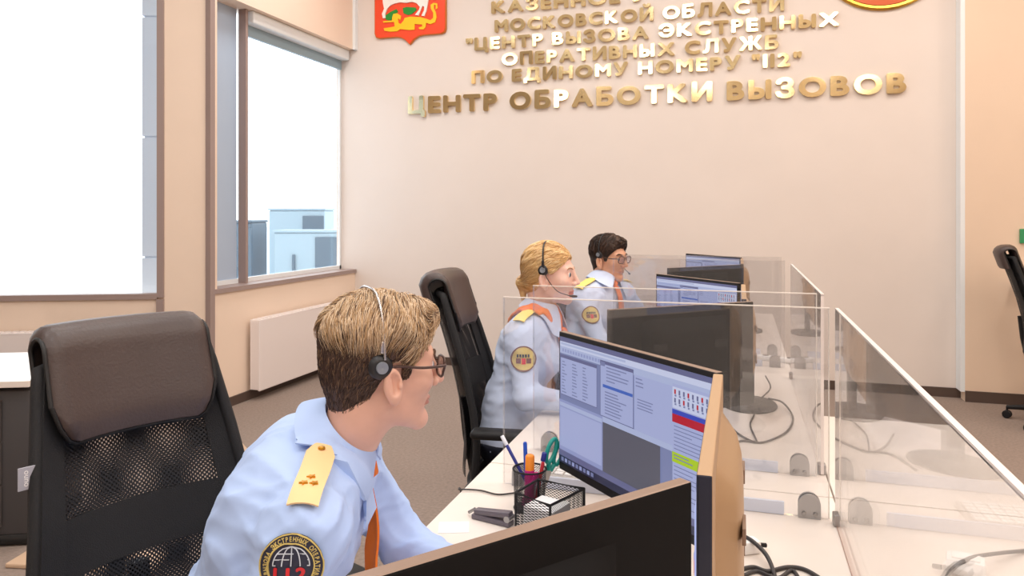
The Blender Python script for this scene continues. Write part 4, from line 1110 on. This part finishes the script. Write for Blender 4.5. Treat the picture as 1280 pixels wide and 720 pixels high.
def strands(name, P, roots, dirf, surf, mats, par, seg=7, step=.010, r=.0008, lift=.006, seed=1, jitter=.35, weights=None, length=None):
    """fine locks of hair combed over the surface surf (head coordinates)"""
    rs = np.random.RandomState(seed); p = roots.astype(F4).copy(); n = len(p); path = [p.copy()]
    g = grad(surf, p); d = dirf(p); jit = rs.randn(n, 3).astype(F4)*jitter; L = (length(p) if length is not None else np.ones(n, F4))*(.75+.5*rs.rand(n).astype(F4))
    lf = lift*(.5+rs.rand(n).astype(F4))
    for k in range(seg):
        d = dirf(p)+jit; g = grad(surf, p); d -= g*(d*g).sum(-1, keepdims=True); d /= nrm(d)[:, None]+1e-6
        p = p+d*step*L[:, None]; sd_ = surf(p); t = (k+1)/seg
        p = p-grad(surf, p)*(sd_-lf*(math.sin(PI*min(1, t*1.15))*1.0+.15))[:, None]; path.append(p.copy())
    V = []; Fc = []; mi = []; pick = rs.choice(len(mats), n, p=weights); K = seg+1; arr = np.stack(path, 1)
    W_ = P.H.w(arr.reshape(-1, 3)).reshape(n, K, 3)-P.ori
    tang = np.gradient(W_, axis=1); tang /= np.linalg.norm(tang, axis=2, keepdims=True)+1e-9
    ref = np.array((.3, .2, .93)); u = np.cross(tang, ref); u /= np.linalg.norm(u, axis=2, keepdims=True)+1e-9; v = np.cross(tang, u)
    rad = (r*P.H.k*np.array([max(.12, 1-(k/seg)**3) for k in range(K)]))[None, :, None]
    ring = [W_+rad*(u*math.cos(a)+v*math.sin(a)) for a in (0, 2*PI/3, 4*PI/3)]
    VV = np.stack(ring, 2).reshape(-1, 3); base = (np.arange(n)*K*3)[:, None]
    q = []
    for k in range(K-1):
        for j in range(3):
            a = k*3+j; b = k*3+(j+1) % 3; q.append([a, b, b+3, a+3])
    q = np.array(q); Q = (base[:, :, None]+q[None]).reshape(-1, 4)
    return np_mesh(name, VV, Q, mats, par, np.repeat(pick, len(q)))

def sample_surface(surf, n, cond, seed=2, rad=.16):
    rs = np.random.RandomState(seed); out = []
    tot = 0
    while tot < n:
        v = rs.randn(4000, 3).astype(F4); v /= nrm(v)[:, None]; p = v*rad+np.array((-.018, 0, .02), F4)
        t = np.zeros(len(p), F4)
        for _ in range(25): t += surf(p-v*t[:, None])*.9
        p = p-v*t[:, None]; p = p[(np.abs(surf(p)) < .002) & cond(p)]; out.append(p); tot += len(p)
    return np.concatenate(out)[:n]

def hair_cap(name, P, fn, mats, mid, step, lo=(-.16, -.12, -.13), hi=(.13, .12, .16)):
    pos, qd = nets(fn, *[axis([(lo[i], hi[i], step)]) for i in range(3)])
    c = pos[qd].mean(1); w = P.H.w(pos.astype(F4))
    return np_mesh(name, w, qd, mats, P.root, mid(c), P.ori)

def spectacles(label, H, lens_w=.046, lens_h=.038, r=.0026):
    g = thing('eyeglasses', label, 'glasses', [float(x) for x in H.o]); off = Vector([float(x) for x in H.o])
    def L(p): return H.v(p)-off
    x0 = .108
    for s in (-1, 1):
        pts = []
        for k in range(28):
            a = 2*PI*k/28; ca, sa = math.cos(a), math.sin(a); ex = abs(ca)**.62*(1 if ca > 0 else -1); ey = abs(sa)**.62*(1 if sa > 0 else -1)
            pts.append((x0-.006*abs(s*.033+ex*lens_w/2)/.05-.002*(ey < 0), s*.033+ex*lens_w/2, .006+ey*lens_h/2))
        m = MB(); m.tube([L(p) for p in pts], r*H.k, 8, closed=True); m.build('rim', frame_m, g, 60)
        m = MB(); c = L((x0-.004, s*.033, .006)); n = len(pts)
        f = [L(p) for p in pts]; bk = [L((p[0]-.0015, p[1], p[2])) for p in pts]
        m.add(f+bk, [list(range(n)), [n+i for i in range(n)][::-1]]+[[(i+1) % n, i, n+i, n+(i+1) % n] for i in range(n)]); m.build('lens', lens_m, g)
        m = MB(); hx = s*(.033+lens_w/2); m.tube([L(p) for p in catmull([(x0-.006, hx, .012), (x0-.016, s*.0725, .013), (.05, s*.0765, .011), (.0, s*.0835, .016), (-.022, s*.083, .008), (-.042, s*.080, -.012)])], r*1.0*H.k, 8); m.build('temple', frame_m, g, 60)
    m = MB(); m.tube([L(p) for p in catmull([(x0, -.011, .010), (x0+.004, 0, .013), (x0, .011, .010)])], r*H.k, 8); m.build('bridge', frame_m, g, 60)
    return g
def headset(label, H, bandm, bandr, tilt=-.012, mic_side=-1, rise=.128, pad=.021, mic=True, boom=hs_black, padz=.026):
    g = thing('headset', label, 'headset', [float(x) for x in H.o]); off = Vector([float(x) for x in H.o])
    def L(p): return H.v(p)-off
    pts = [];
    for k in range(25):
        a = PI*k/24; ca, sa = math.cos(a), math.sin(a); pts.append((tilt-.012*sa+.004, .0955*abs(ca)**.62*(1 if ca > 0 else -1), .030+(rise-.030)*sa**.9))
    m = MB(); m.tube([L(p) for p in pts], bandr*H.k, 8); m.build('headband', bandm, g, 60)
    for s in (-1, 1):
        T = Matrix.Translation(-off) @ H.M() @ Matrix.Translation((tilt, s*.088, padz)) @ Matrix.Rotation(R(-90*s), 4, 'X')
        m = MB(); m.lathe([(0, -.010), (pad, -.010), (pad+.002, -.003), (pad-.002, .004), (pad*.6, .007), (0, .007)], 28, M=T); p_ = m.build('ear_cushion', hs_black, g, 40)
        k = MB(); k.lathe([(0, .006), (pad*.55, .006), (pad*.5, .0105), (pad*.2, .0105), (0, .0095)], 24, M=T); k.build('ear_disc', hs_grey, p_, 40)
        k = MB(); T2 = Matrix.Translation(-off) @ H.M(); k.box((tilt, s*.092, .052), (.010, .006, .022), .002, M=T2); k.build('slider', hs_metal if bandm == hs_metal else hs_black, p_)
    if mic:
        s = mic_side
        m = MB(); m.tube([L(p) for p in catmull([(tilt+.006, s*.094, .018), (tilt+.03, s*.091, -.02), (.05, s*.080, -.055), (.095, s*.055, -.072)])], .0018*H.k, 8); b_ = m.build('mic_boom', boom, g, 60)
        k = MB(); k.tube([L((.092, s*.058, -.071)), L((.105, s*.046, -.073)), L((.116, s*.036, -.074))], [.0035*H.k, .0055*H.k, .004*H.k], 10); k.build('microphone', hs_black, b_, 60)
    return g
UPV = (0, 0, 1)
# ---------------- the foreground man
H1 = Fr((-.628, 1.246, 1.187), R(44), R(4), R(0), .965)
man = build_person(dict(
    label='man in a light blue uniform shirt, headset and glasses, seen from behind in the foreground',
    head=H1, step=.0026, sstep=.0055, wr=.005, skin=skin_m, lips=lip_m, brow=brow_d, iris=iris, shirt=shirt_m, girth=1.0, col_r=.061, col_f=1.0, gap=20, lfr=.55, open=.17, col_off=.012, tip=.022, col_z=.022, leaf=1.35, chest_r=1.1,
    J=dict(hip=(-1.00, 1.24, .575), waist=(-.905, 1.235, .73), chest=(-.808, 1.222, .885), upper=(-.782, 1.21, .97), neck=(-.715, 1.218, 1.042),
           shR=(-.655, 1.030, .960), shL=(-.800, 1.395, .970), elR=(-.735, .985, .745), elL=(-.66, 1.405, .785), wrR=(-.53, .96, .785), wrL=(-.44, 1.28, .785),
           knR=(-.55, 1.08, .53), knL=(-.56, 1.38, .53), anR=(-.50, 1.06, .09), anL=(-.50, 1.40, .09)),
    handR=((1, .55, -.12), UPV), handL=((.75, -.8, -.12), UPV), curl=.55))
# scalp and hair
def hair_base(q, grow):
    d = ell(q, (-.020, 0, .036), (.104+grow*.6, .081+grow, .090+grow*1.3)); return d
def hairline(q, side_low=-.022, nape=-.078, front=.072):
    f = q[..., 0]
    return np.interp(f, [-.12, -.085, -.055, -.038, -.026, -.020, .008, .012, .030, .034, .050, .062, .074, .088, .2], [nape, nape, nape+.004, -.045, -.012, .022, .026, -.012, -.014, .012, .036, .050, front, front+.018, .2]).astype(F4)
def man_hair(q):
    top = np.clip((q[..., 2]-.035)/.06, 0, 1); d = smin(hair_base(q, .0045), cap(q, (-.060, 0, -.02), (-.046, 0, -.095), .0535, .0462), .03)-.012*top*np.clip(1+q[..., 0]*2, .6, 1.4)
    d = smin(d, ell(q, (.052, 0, .104), (.034, .052, .022)), .02)
    d -= .0022*np.sin(q[..., 1]*120+q[..., 0]*60)*np.sin(q[..., 0]*90)*top
    return smax(d, (hairline(q)-q[..., 2])*.75, .006)
hm = hair_cap('hair', man, man_hair, [hair_dark, hair_mid], lambda c: ((c[:, 2] > .088+.010*np.sin(c[:, 1]*70+c[:, 0]*50))*1), .0032)
top_r = sample_surface(man_hair, 9000, lambda p: (p[:, 2] > .090) | ((p[:, 2] > .062) & (p[:, 0] > .03)), 4)
def comb1(p):
    d = np.zeros_like(p); front = np.clip((p[:, 0]-.02)/.05, 0, 1); w = np.sin(p@np.array((55, 70, 20), F4))*.45+np.sin(p@np.array((-90, 40, 60), F4))*.3
    d[:, 0] = front*.7-(1-front)*(.35+w*.5); d[:, 1] = np.sign(p[:, 1])*(.75+.2*w)*(1-front*.6); d[:, 2] = -.95*(1-front)+.35*front-.1
    return d
strands('top_lock', man, top_r, comb1, man_hair, [hair_mid, hair_blond, hair_pale, hair_dark], hm, 8, .0074, .00066, .006, 3, .13, [.12, .36, .46, .06])
side_r = sample_surface(man_hair, 2600, lambda p: (p[:, 2] <= .068) & (p[:, 2] > hairline(p)+.004), 9)
def comb_down(p):
    d = np.zeros_like(p); d[:, 2] = -1; d[:, 0] = -.35; return d
strands('side_lock', man, side_r, comb_down, man_hair, [hair_dark, hair_mid, hair_black], hm, 3, .005, .0006, .0012, 6, .25, [.6, .22, .18])
# tie, epaulettes, sleeve patch
fwd = man.fw; L_ = man.lat
tb = man.cb+man.fr*.078-man.axv*.024
m = MB(); kp = tb-man.ori
m.tube([kp+man.axv*.012-man.fr*.006, kp+man.fr*.004, kp-man.axv*.028+man.fr*.006], [.013, .017, .010], 12); m.build('tie_knot', tie_m, man.root, 60)
G = []
for i in range(16):
    t = i/15; w = .028+.044*t; mid = kp+man.fr*(.006+.012*math.sin(PI*min(1, t*2)))+np.array((0, 0, -.012-.27*t), F4)+man.fr*.018*t
    G.append([mid-L_*.012*min(1, t*3)+(L_*.80-man.fr*.60)*w*(j/4-.5)-man.fr*.003*abs(j-2) for j in range(5)])
m = MB(); m.shell(np.array(G)[:, ::-1], .004); m.build('tie', tie_m, man.root, 50)
def epaulette(P, s, m_, t0=.52, w=.047, pins=True):
    sh = P.J['sh'+s]; nk_ = P.J['neck']; d = sh-nk_; n = np.array((0, 0, 1), F4)+P.fw*.10; a = nk_+d*t0+np.array((0, 0, .03), F4); b = nk_+d*1.20+np.array((0, 0, .03), F4)
    o = strip_on(P, a, b, n, w, w, .0035, 'epaulette', m_, 14, 7, .0055, lambda t: w*(.55+.45*min(1, t/.14)) )
    if pins:
        for t, ds in ((.10, 0), (.62, 0), (.74, .008), (.74, -.008)):
            c = a+(b-a)*t+P.fw*ds; q = drop(P.shirt0, (c+n*.05)[None], -n, .0085)[0]-P.ori
            k = MB(); T = Matrix.Translation(Vector([float(x) for x in q]))
            if t < .2: k.lathe([(0, .003), (.0065, .003), (.0055, .0068), (0, .0078)], 16, M=T); k.build('button', brass, o, 40)
            else:
                st_ = [((.0075 if i % 2 == 0 else .0035)*math.cos(PI*i/5), (.0075 if i % 2 == 0 else .0035)*math.sin(PI*i/5)) for i in range(10)]
                k.prism(st_, lambda x, y, z: T @ Vector((x, y, z)), .0025, .0058); k.build('star', brass, o)
    return o
epaulette(man, 'R', ep_m); epaulette(man, 'L', ep_m)
def sleeve_point(P, s, t, side):
    a, b = P.J['sh'+s], P.J['el'+s]; return a+(b-a)*t, (b-a)/nrm(b-a)
c, adir = sleeve_point(man, 'R', .16, 1); nd = np.array((.42, -.86, .28), F4)
pr = .047; po, c, nd, u, l = disc_on(man, c, nd, 0, pr, .0022, 'sleeve_patch', pt_n, man.root, up=(0, 0.1, 1), off=.0045)
disc_on(man, c, nd, pr*.70, pr*.96, .0034, 'patch_ring', pt_n, po, up=(0, .1, 1), off=.0045, rings=2)
for r_, w_ in ((.97, .02), (.705, .02)): disc_on(man, c, nd, pr*(r_-w_), pr*(r_+w_), .0044, 'ring_border', pt_y, po, up=(0, .1, 1), off=.0045, rings=1)
polys = []; txt = 'ВЫЗОВА ЭКСТРЕННЫХ ОПЕРАТИВНЫХ СЛУЖБ ЦЕНТР '
for k, ch in enumerate(txt):
    if ch == ' ': continue
    vs, fs = glyphc(ch, 0.0, .03); a = R(196)-k*2*PI/len(txt); cx = (min(v[0] for v in vs)+max(v[0] for v in vs))/2; s_ = pr*.205; sx_ = pr*.155
    polys.append(([((pr*.755+v[1]*s_)*math.cos(a)+(v[0]-cx)*sx_*math.sin(a), (pr*.755+v[1]*s_)*math.sin(a)-(v[0]-cx)*sx_*math.cos(a)) for v in vs], fs))
flat_on(man, polys, c, nd, u, l, .0045+.0036, .0006, 'ring_lettering', pt_y, po)
gl = []
def bar(x0, y0, x1, y1, w):
    d = math.hypot(x1-x0, y1-y0); nx, ny = -(y1-y0)/d*w/2, (x1-x0)/d*w/2
    gl.append(([(x0-nx, y0-ny), (x1-nx, y1-ny), (x1+nx, y1+ny), (x0+nx, y0+ny)], [[0, 1, 2, 3]]))
gr = pr*.60; gy = pr*.0
for k in range(5):
    e = gr*(-.96+.48*k)
    for i in range(8):
        y0, y1 = gy+gr*i/8, gy+gr*(i+1)/8; f = lambda y: e*math.sqrt(max(0, 1-((y-gy)/gr)**2)); bar(f(y0), y0, f(y1), y1, pr*.035)
for yy in (.02, .32, .62): hw = gr*math.sqrt(1-yy**2)*.97; bar(-hw, gy+gr*yy, hw, gy+gr*yy, pr*.035)
flat_on(man, gl, c, nd, u, l, .0045+.0026, .0006, 'globe', pt_w, po)
polys = []; x = -.62
for ch in '112':
    vs, fs = glyphc(ch, 0.0, .045); polys.append(([(pr*(x+v[0]*.62-.02), -pr*.42+v[1]*pr*.52) for v in vs], fs)); x += .40 if ch != '2' else .5
flat_on(man, polys, c, nd, u, l, .0045+.0028, .0008, 'numerals', pt_r, po)
spectacles('brown-framed glasses worn by the foreground man', H1)
headset('grey metal-banded headset worn by the foreground man', H1, hs_metal, .0024, tilt=-.034, rise=.152, mic=False, padz=.016)

# ---------------- the woman
H2 = Fr((-.715, 2.868, 1.226), R(0), R(2), R(0), .985)
wom = build_person(dict(
    label='woman with fair hair in a bun, pale blue shirt and orange neck scarf',
    head=H2, step=.0028, sstep=.0065, wr=.0045, skin=skin_f, lips=lip_f, brow=brow_l, iris=iris, shirt=shirt_w, girth=.90, fem=1, col_r=.056, tip=.05, col_z=.03,
    J=dict(hip=(-.86, 2.81, .60), waist=(-.855, 2.82, .75), chest=(-.80, 2.84, .90), upper=(-.785, 2.85, .985), neck=(-.757, 2.86, 1.06),
           shR=(-.785, 2.690, 1.005), shL=(-.785, 3.02, 1.005), elR=(-.745, 2.615, .800), elL=(-.68, 3.10, .79), wrR=(-.52, 2.66, .785), wrL=(-.45, 3.05, .785),
           knR=(-.45, 2.73, .53), knL=(-.45, 2.92, .53), anR=(-.42, 2.72, .09), anL=(-.42, 2.93, .09)),
    handR=((1, .15, -.12), UPV), handL=((1, -.15, -.12), UPV), curl=.6))
def wline(q):
    return np.interp(q[..., 0], [-.12, -.085, -.05, -.035, -.022, -.016, .010, .016, .034, .050, .066, .080, .2], [-.075, -.075, -.066, -.040, -.012, .016, .022, .010, .020, .036, .056, .078, .2]).astype(F4)
def wom_hair(q):
    d = smin(hair_base(q, .008), cap(q, (-.060, 0, -.02), (-.046, 0, -.095), .054, .0465), .03)-.003*np.sin(q[..., 2]*140+q[..., 1]*90)*.3
    d = smax(d, (wline(q)-q[..., 2])*.75, .006)
    d = smin(d, ell(q, (-.112, 0, -.035), (.034, .036, .032)), .014)
    return smin(d, cap(q, (-.118, 0, -.055), (-.112, .0, -.105), .018, .010), .012)
hw = hair_cap('hair', wom, wom_hair, [hair_gold, hair_honey], lambda c: ((np.sin(c[:, 2]*160+c[:, 1]*150) > .72)*1), .0034, (-.18, -.12, -.14))
wr_ = sample_surface(wom_hair, 2600, lambda p: (p[:, 0] > -.095) & (p[:, 2] > wline(p)+.006), 5)
def comb2(p):
    t = np.array((-.125, 0, -.03), F4)-p; return t/(nrm(t)[:, None]+1e-6)
strands('combed_lock', wom, wr_, comb2, wom_hair, [hair_gold, hair_gold2, hair_honey], hw, 8, .009, .0012, .0022, 8, .06, [.45, .3, .25])
# scarf: a folded triangle lying over the shoulders behind, knotted in front
def scarf_sdf(p):
    q = p; d0 = wom.shirt0(p)-.006; J = wom.J; n_ = J['neck']
    rel = p-n_; f = rel@wom.fw; l = rel@wom.lat; u = rel[..., 2]
    shell_ = np.abs(d0-.004-.0035*np.sin(l*150+f*60)*np.sin(f*45+1))-.005
    back = np.where(f < .01, -u-.055-.4*np.abs(l)*0, -9.0)
    ring = nrm(np.stack([f*.92, l], -1))
    lim = (np.interp(f, [-.15, -.02, .06, .10, .16], [.128, .120, .098, .080, .060])+.007*np.sin(f*95+l*60)).astype(F4)
    d = smax(shell_, ring-lim, .006); d = smax(d, -.115-u, .006)
    return smax(d, .052-ring, .006)
lo = wom.J['neck']-.2; hi = wom.J['neck']+.2
pos, qd = nets(scarf_sdf, *[axis([(lo[i], hi[i], .005)]) for i in range(3)])
sco = np_mesh('scarf', pos, qd, [scarf_m], wom.root, None, wom.ori)
kp = wom.J['neck']+wom.fw*.098+np.array((0, 0, -.055), F4); k0 = drop(wom.shirt0, (kp+wom.fw*.1)[None], -wom.fw, .018)[0]-wom.ori
m = MB(); m.tube([k0+wom.lat*.02, k0, k0-wom.lat*.02], [.012, .020, .012], 12)
for s in (-1, 1):
    e = k0+wom.lat*s*.045+np.array((.012, 0, -.045), F4); m.tube([k0, (k0+e)/2+wom.fw*.012, e], [.012, .020, .006], 10)
m.build('scarf_knot', scarf_m, sco, 60)
epaulette(wom, 'R', ep_y, w=.045, pins=False); epaulette(wom, 'L', ep_y, w=.045, pins=False)
def small_patch(P, s, t, nd, r):
    c, _ = sleeve_point(P, s, t, 1); po, c, nd, u, l = disc_on(P, c, nd, 0, r, .002, 'sleeve_patch', pt_y, P.root, off=.004, n=28)
    q = []
    for x0, x1, y0, y1 in ((-.6, -.22, -.35, .05), (-.16, .16, -.42, .05), (.22, .6, -.35, .05)): q.append(([(x0*r, y0*r), (x1*r, y0*r), (x1*r, y1*r), (x0*r, y1*r)], [[0, 1, 2, 3]]))
    flat_on(P, [q[1]], c, nd, u, l, .0062, .0008, 'red_shield', pt_r, po); flat_on(P, [q[0], q[2]], c, nd, u, l, .0062, .0008, 'supporter', pt_b, po)
    q = [([(x*r, .12*r), ((x+.14)*r, .12*r), ((x+.14)*r, .36*r), (x*r, .36*r)], [[0, 1, 2, 3]]) for x in (-.55, -.33, -.11, .11, .33)]
    flat_on(P, q, c, nd, u, l, .0062, .0008, 'emblem_bar', pt_n, po)
    disc_on(P, c, nd, r*.90, r*1.0, .0032, 'patch_border', pt_b, po, off=.004, n=28, rings=1)
small_patch(wom, 'R', .36, (.30, -.94, .15), .046)
headset('black headset worn by the woman in the orange scarf', H2, hs_black, .0032, tilt=-.012, rise=.136)

# ---------------- the man at the back
H3 = Fr((-.700, 4.175, 1.215), R(-27), R(4), R(0), 1.0)
far = build_person(dict(
    label='man in glasses and a pale blue shirt with orange tie, farthest back',
    head=H3, step=.0034, sstep=.0085, wr=.004, skin=skin_tan, lips=lip_m, brow=brow_d, iris=iris_b, shirt=shirt_w, girth=.98, col_r=.064, tip=.05, col_z=.03,
    J=dict(hip=(-.83, 4.06, .60), waist=(-.82, 4.08, .75), chest=(-.77, 4.12, .91), upper=(-.75, 4.14, .995), neck=(-.735, 4.155, 1.07),
           shR=(-.815, 3.965, 1.005), shL=(-.640, 4.325, 1.005), elR=(-.70, 3.86, .79), elL=(-.50, 4.36, .79), wrR=(-.46, 3.93, .785), wrL=(-.36, 4.24, .785),
           knR=(-.42, 3.86, .53), knL=(-.38, 4.05, .53), anR=(-.40, 3.82, .09), anL=(-.36, 4.02, .09)),
    handR=((1, .1, -.12), UPV), handL=((1, -.1, -.12), UPV), curl=.6))
def far_hair(q):
    top = np.clip((q[..., 2]-.03)/.06, 0, 1); d = smin(hair_base(q, .005), cap(q, (-.060, 0, -.02), (-.046, 0, -.095), .0535, .0462), .03)-.010*top
    d = smin(d, ell(q, (.045, .01, .098), (.036, .052, .022)), .02)
    return smax(d, (hairline(q)-q[..., 2])*.75, .006)
hf = hair_cap('hair', far, far_hair, [hair_black, hair_brown], lambda c: ((c[:, 2] > .055)*1), .0046)
fr_ = sample_surface(far_hair, 900, lambda p: p[:, 2] > .05, 4)
strands('top_lock', far, fr_, comb1, far_hair, [hair_brown, hair_black], hf, 6, .009, .0014, .004, 3, .25, [.6, .4])
tb = far.cb+far.fr*.076-far.axv*.030; kp = tb-far.ori
m = MB(); m.tube([kp+far.axv*.012-far.fr*.006, kp+far.fr*.004, kp-far.axv*.028+far.fr*.006], [.013, .017, .010], 12); m.build('tie_knot', tie_m, far.root, 60)
a = tb-far.axv*.02; strip_on(far, a, a+np.array((.01, 0, -.30), F4), far.fw+np.array((0, 0, .25), F4), .032, .066, .005, 'tie', tie_m, 14, 5, .007)
epaulette(far, 'R', ep_y, w=.05, pins=False); epaulette(far, 'L', ep_y, w=.05, pins=False)
small_patch(far, 'R', .36, (.45, -.88, .15), .046)
spectacles('dark-rimmed glasses worn by the man farthest back', H3)
headset('black headset worn by the man farthest back', H3, hs_black, .003, tilt=-.012, rise=.140, mic_side=1)
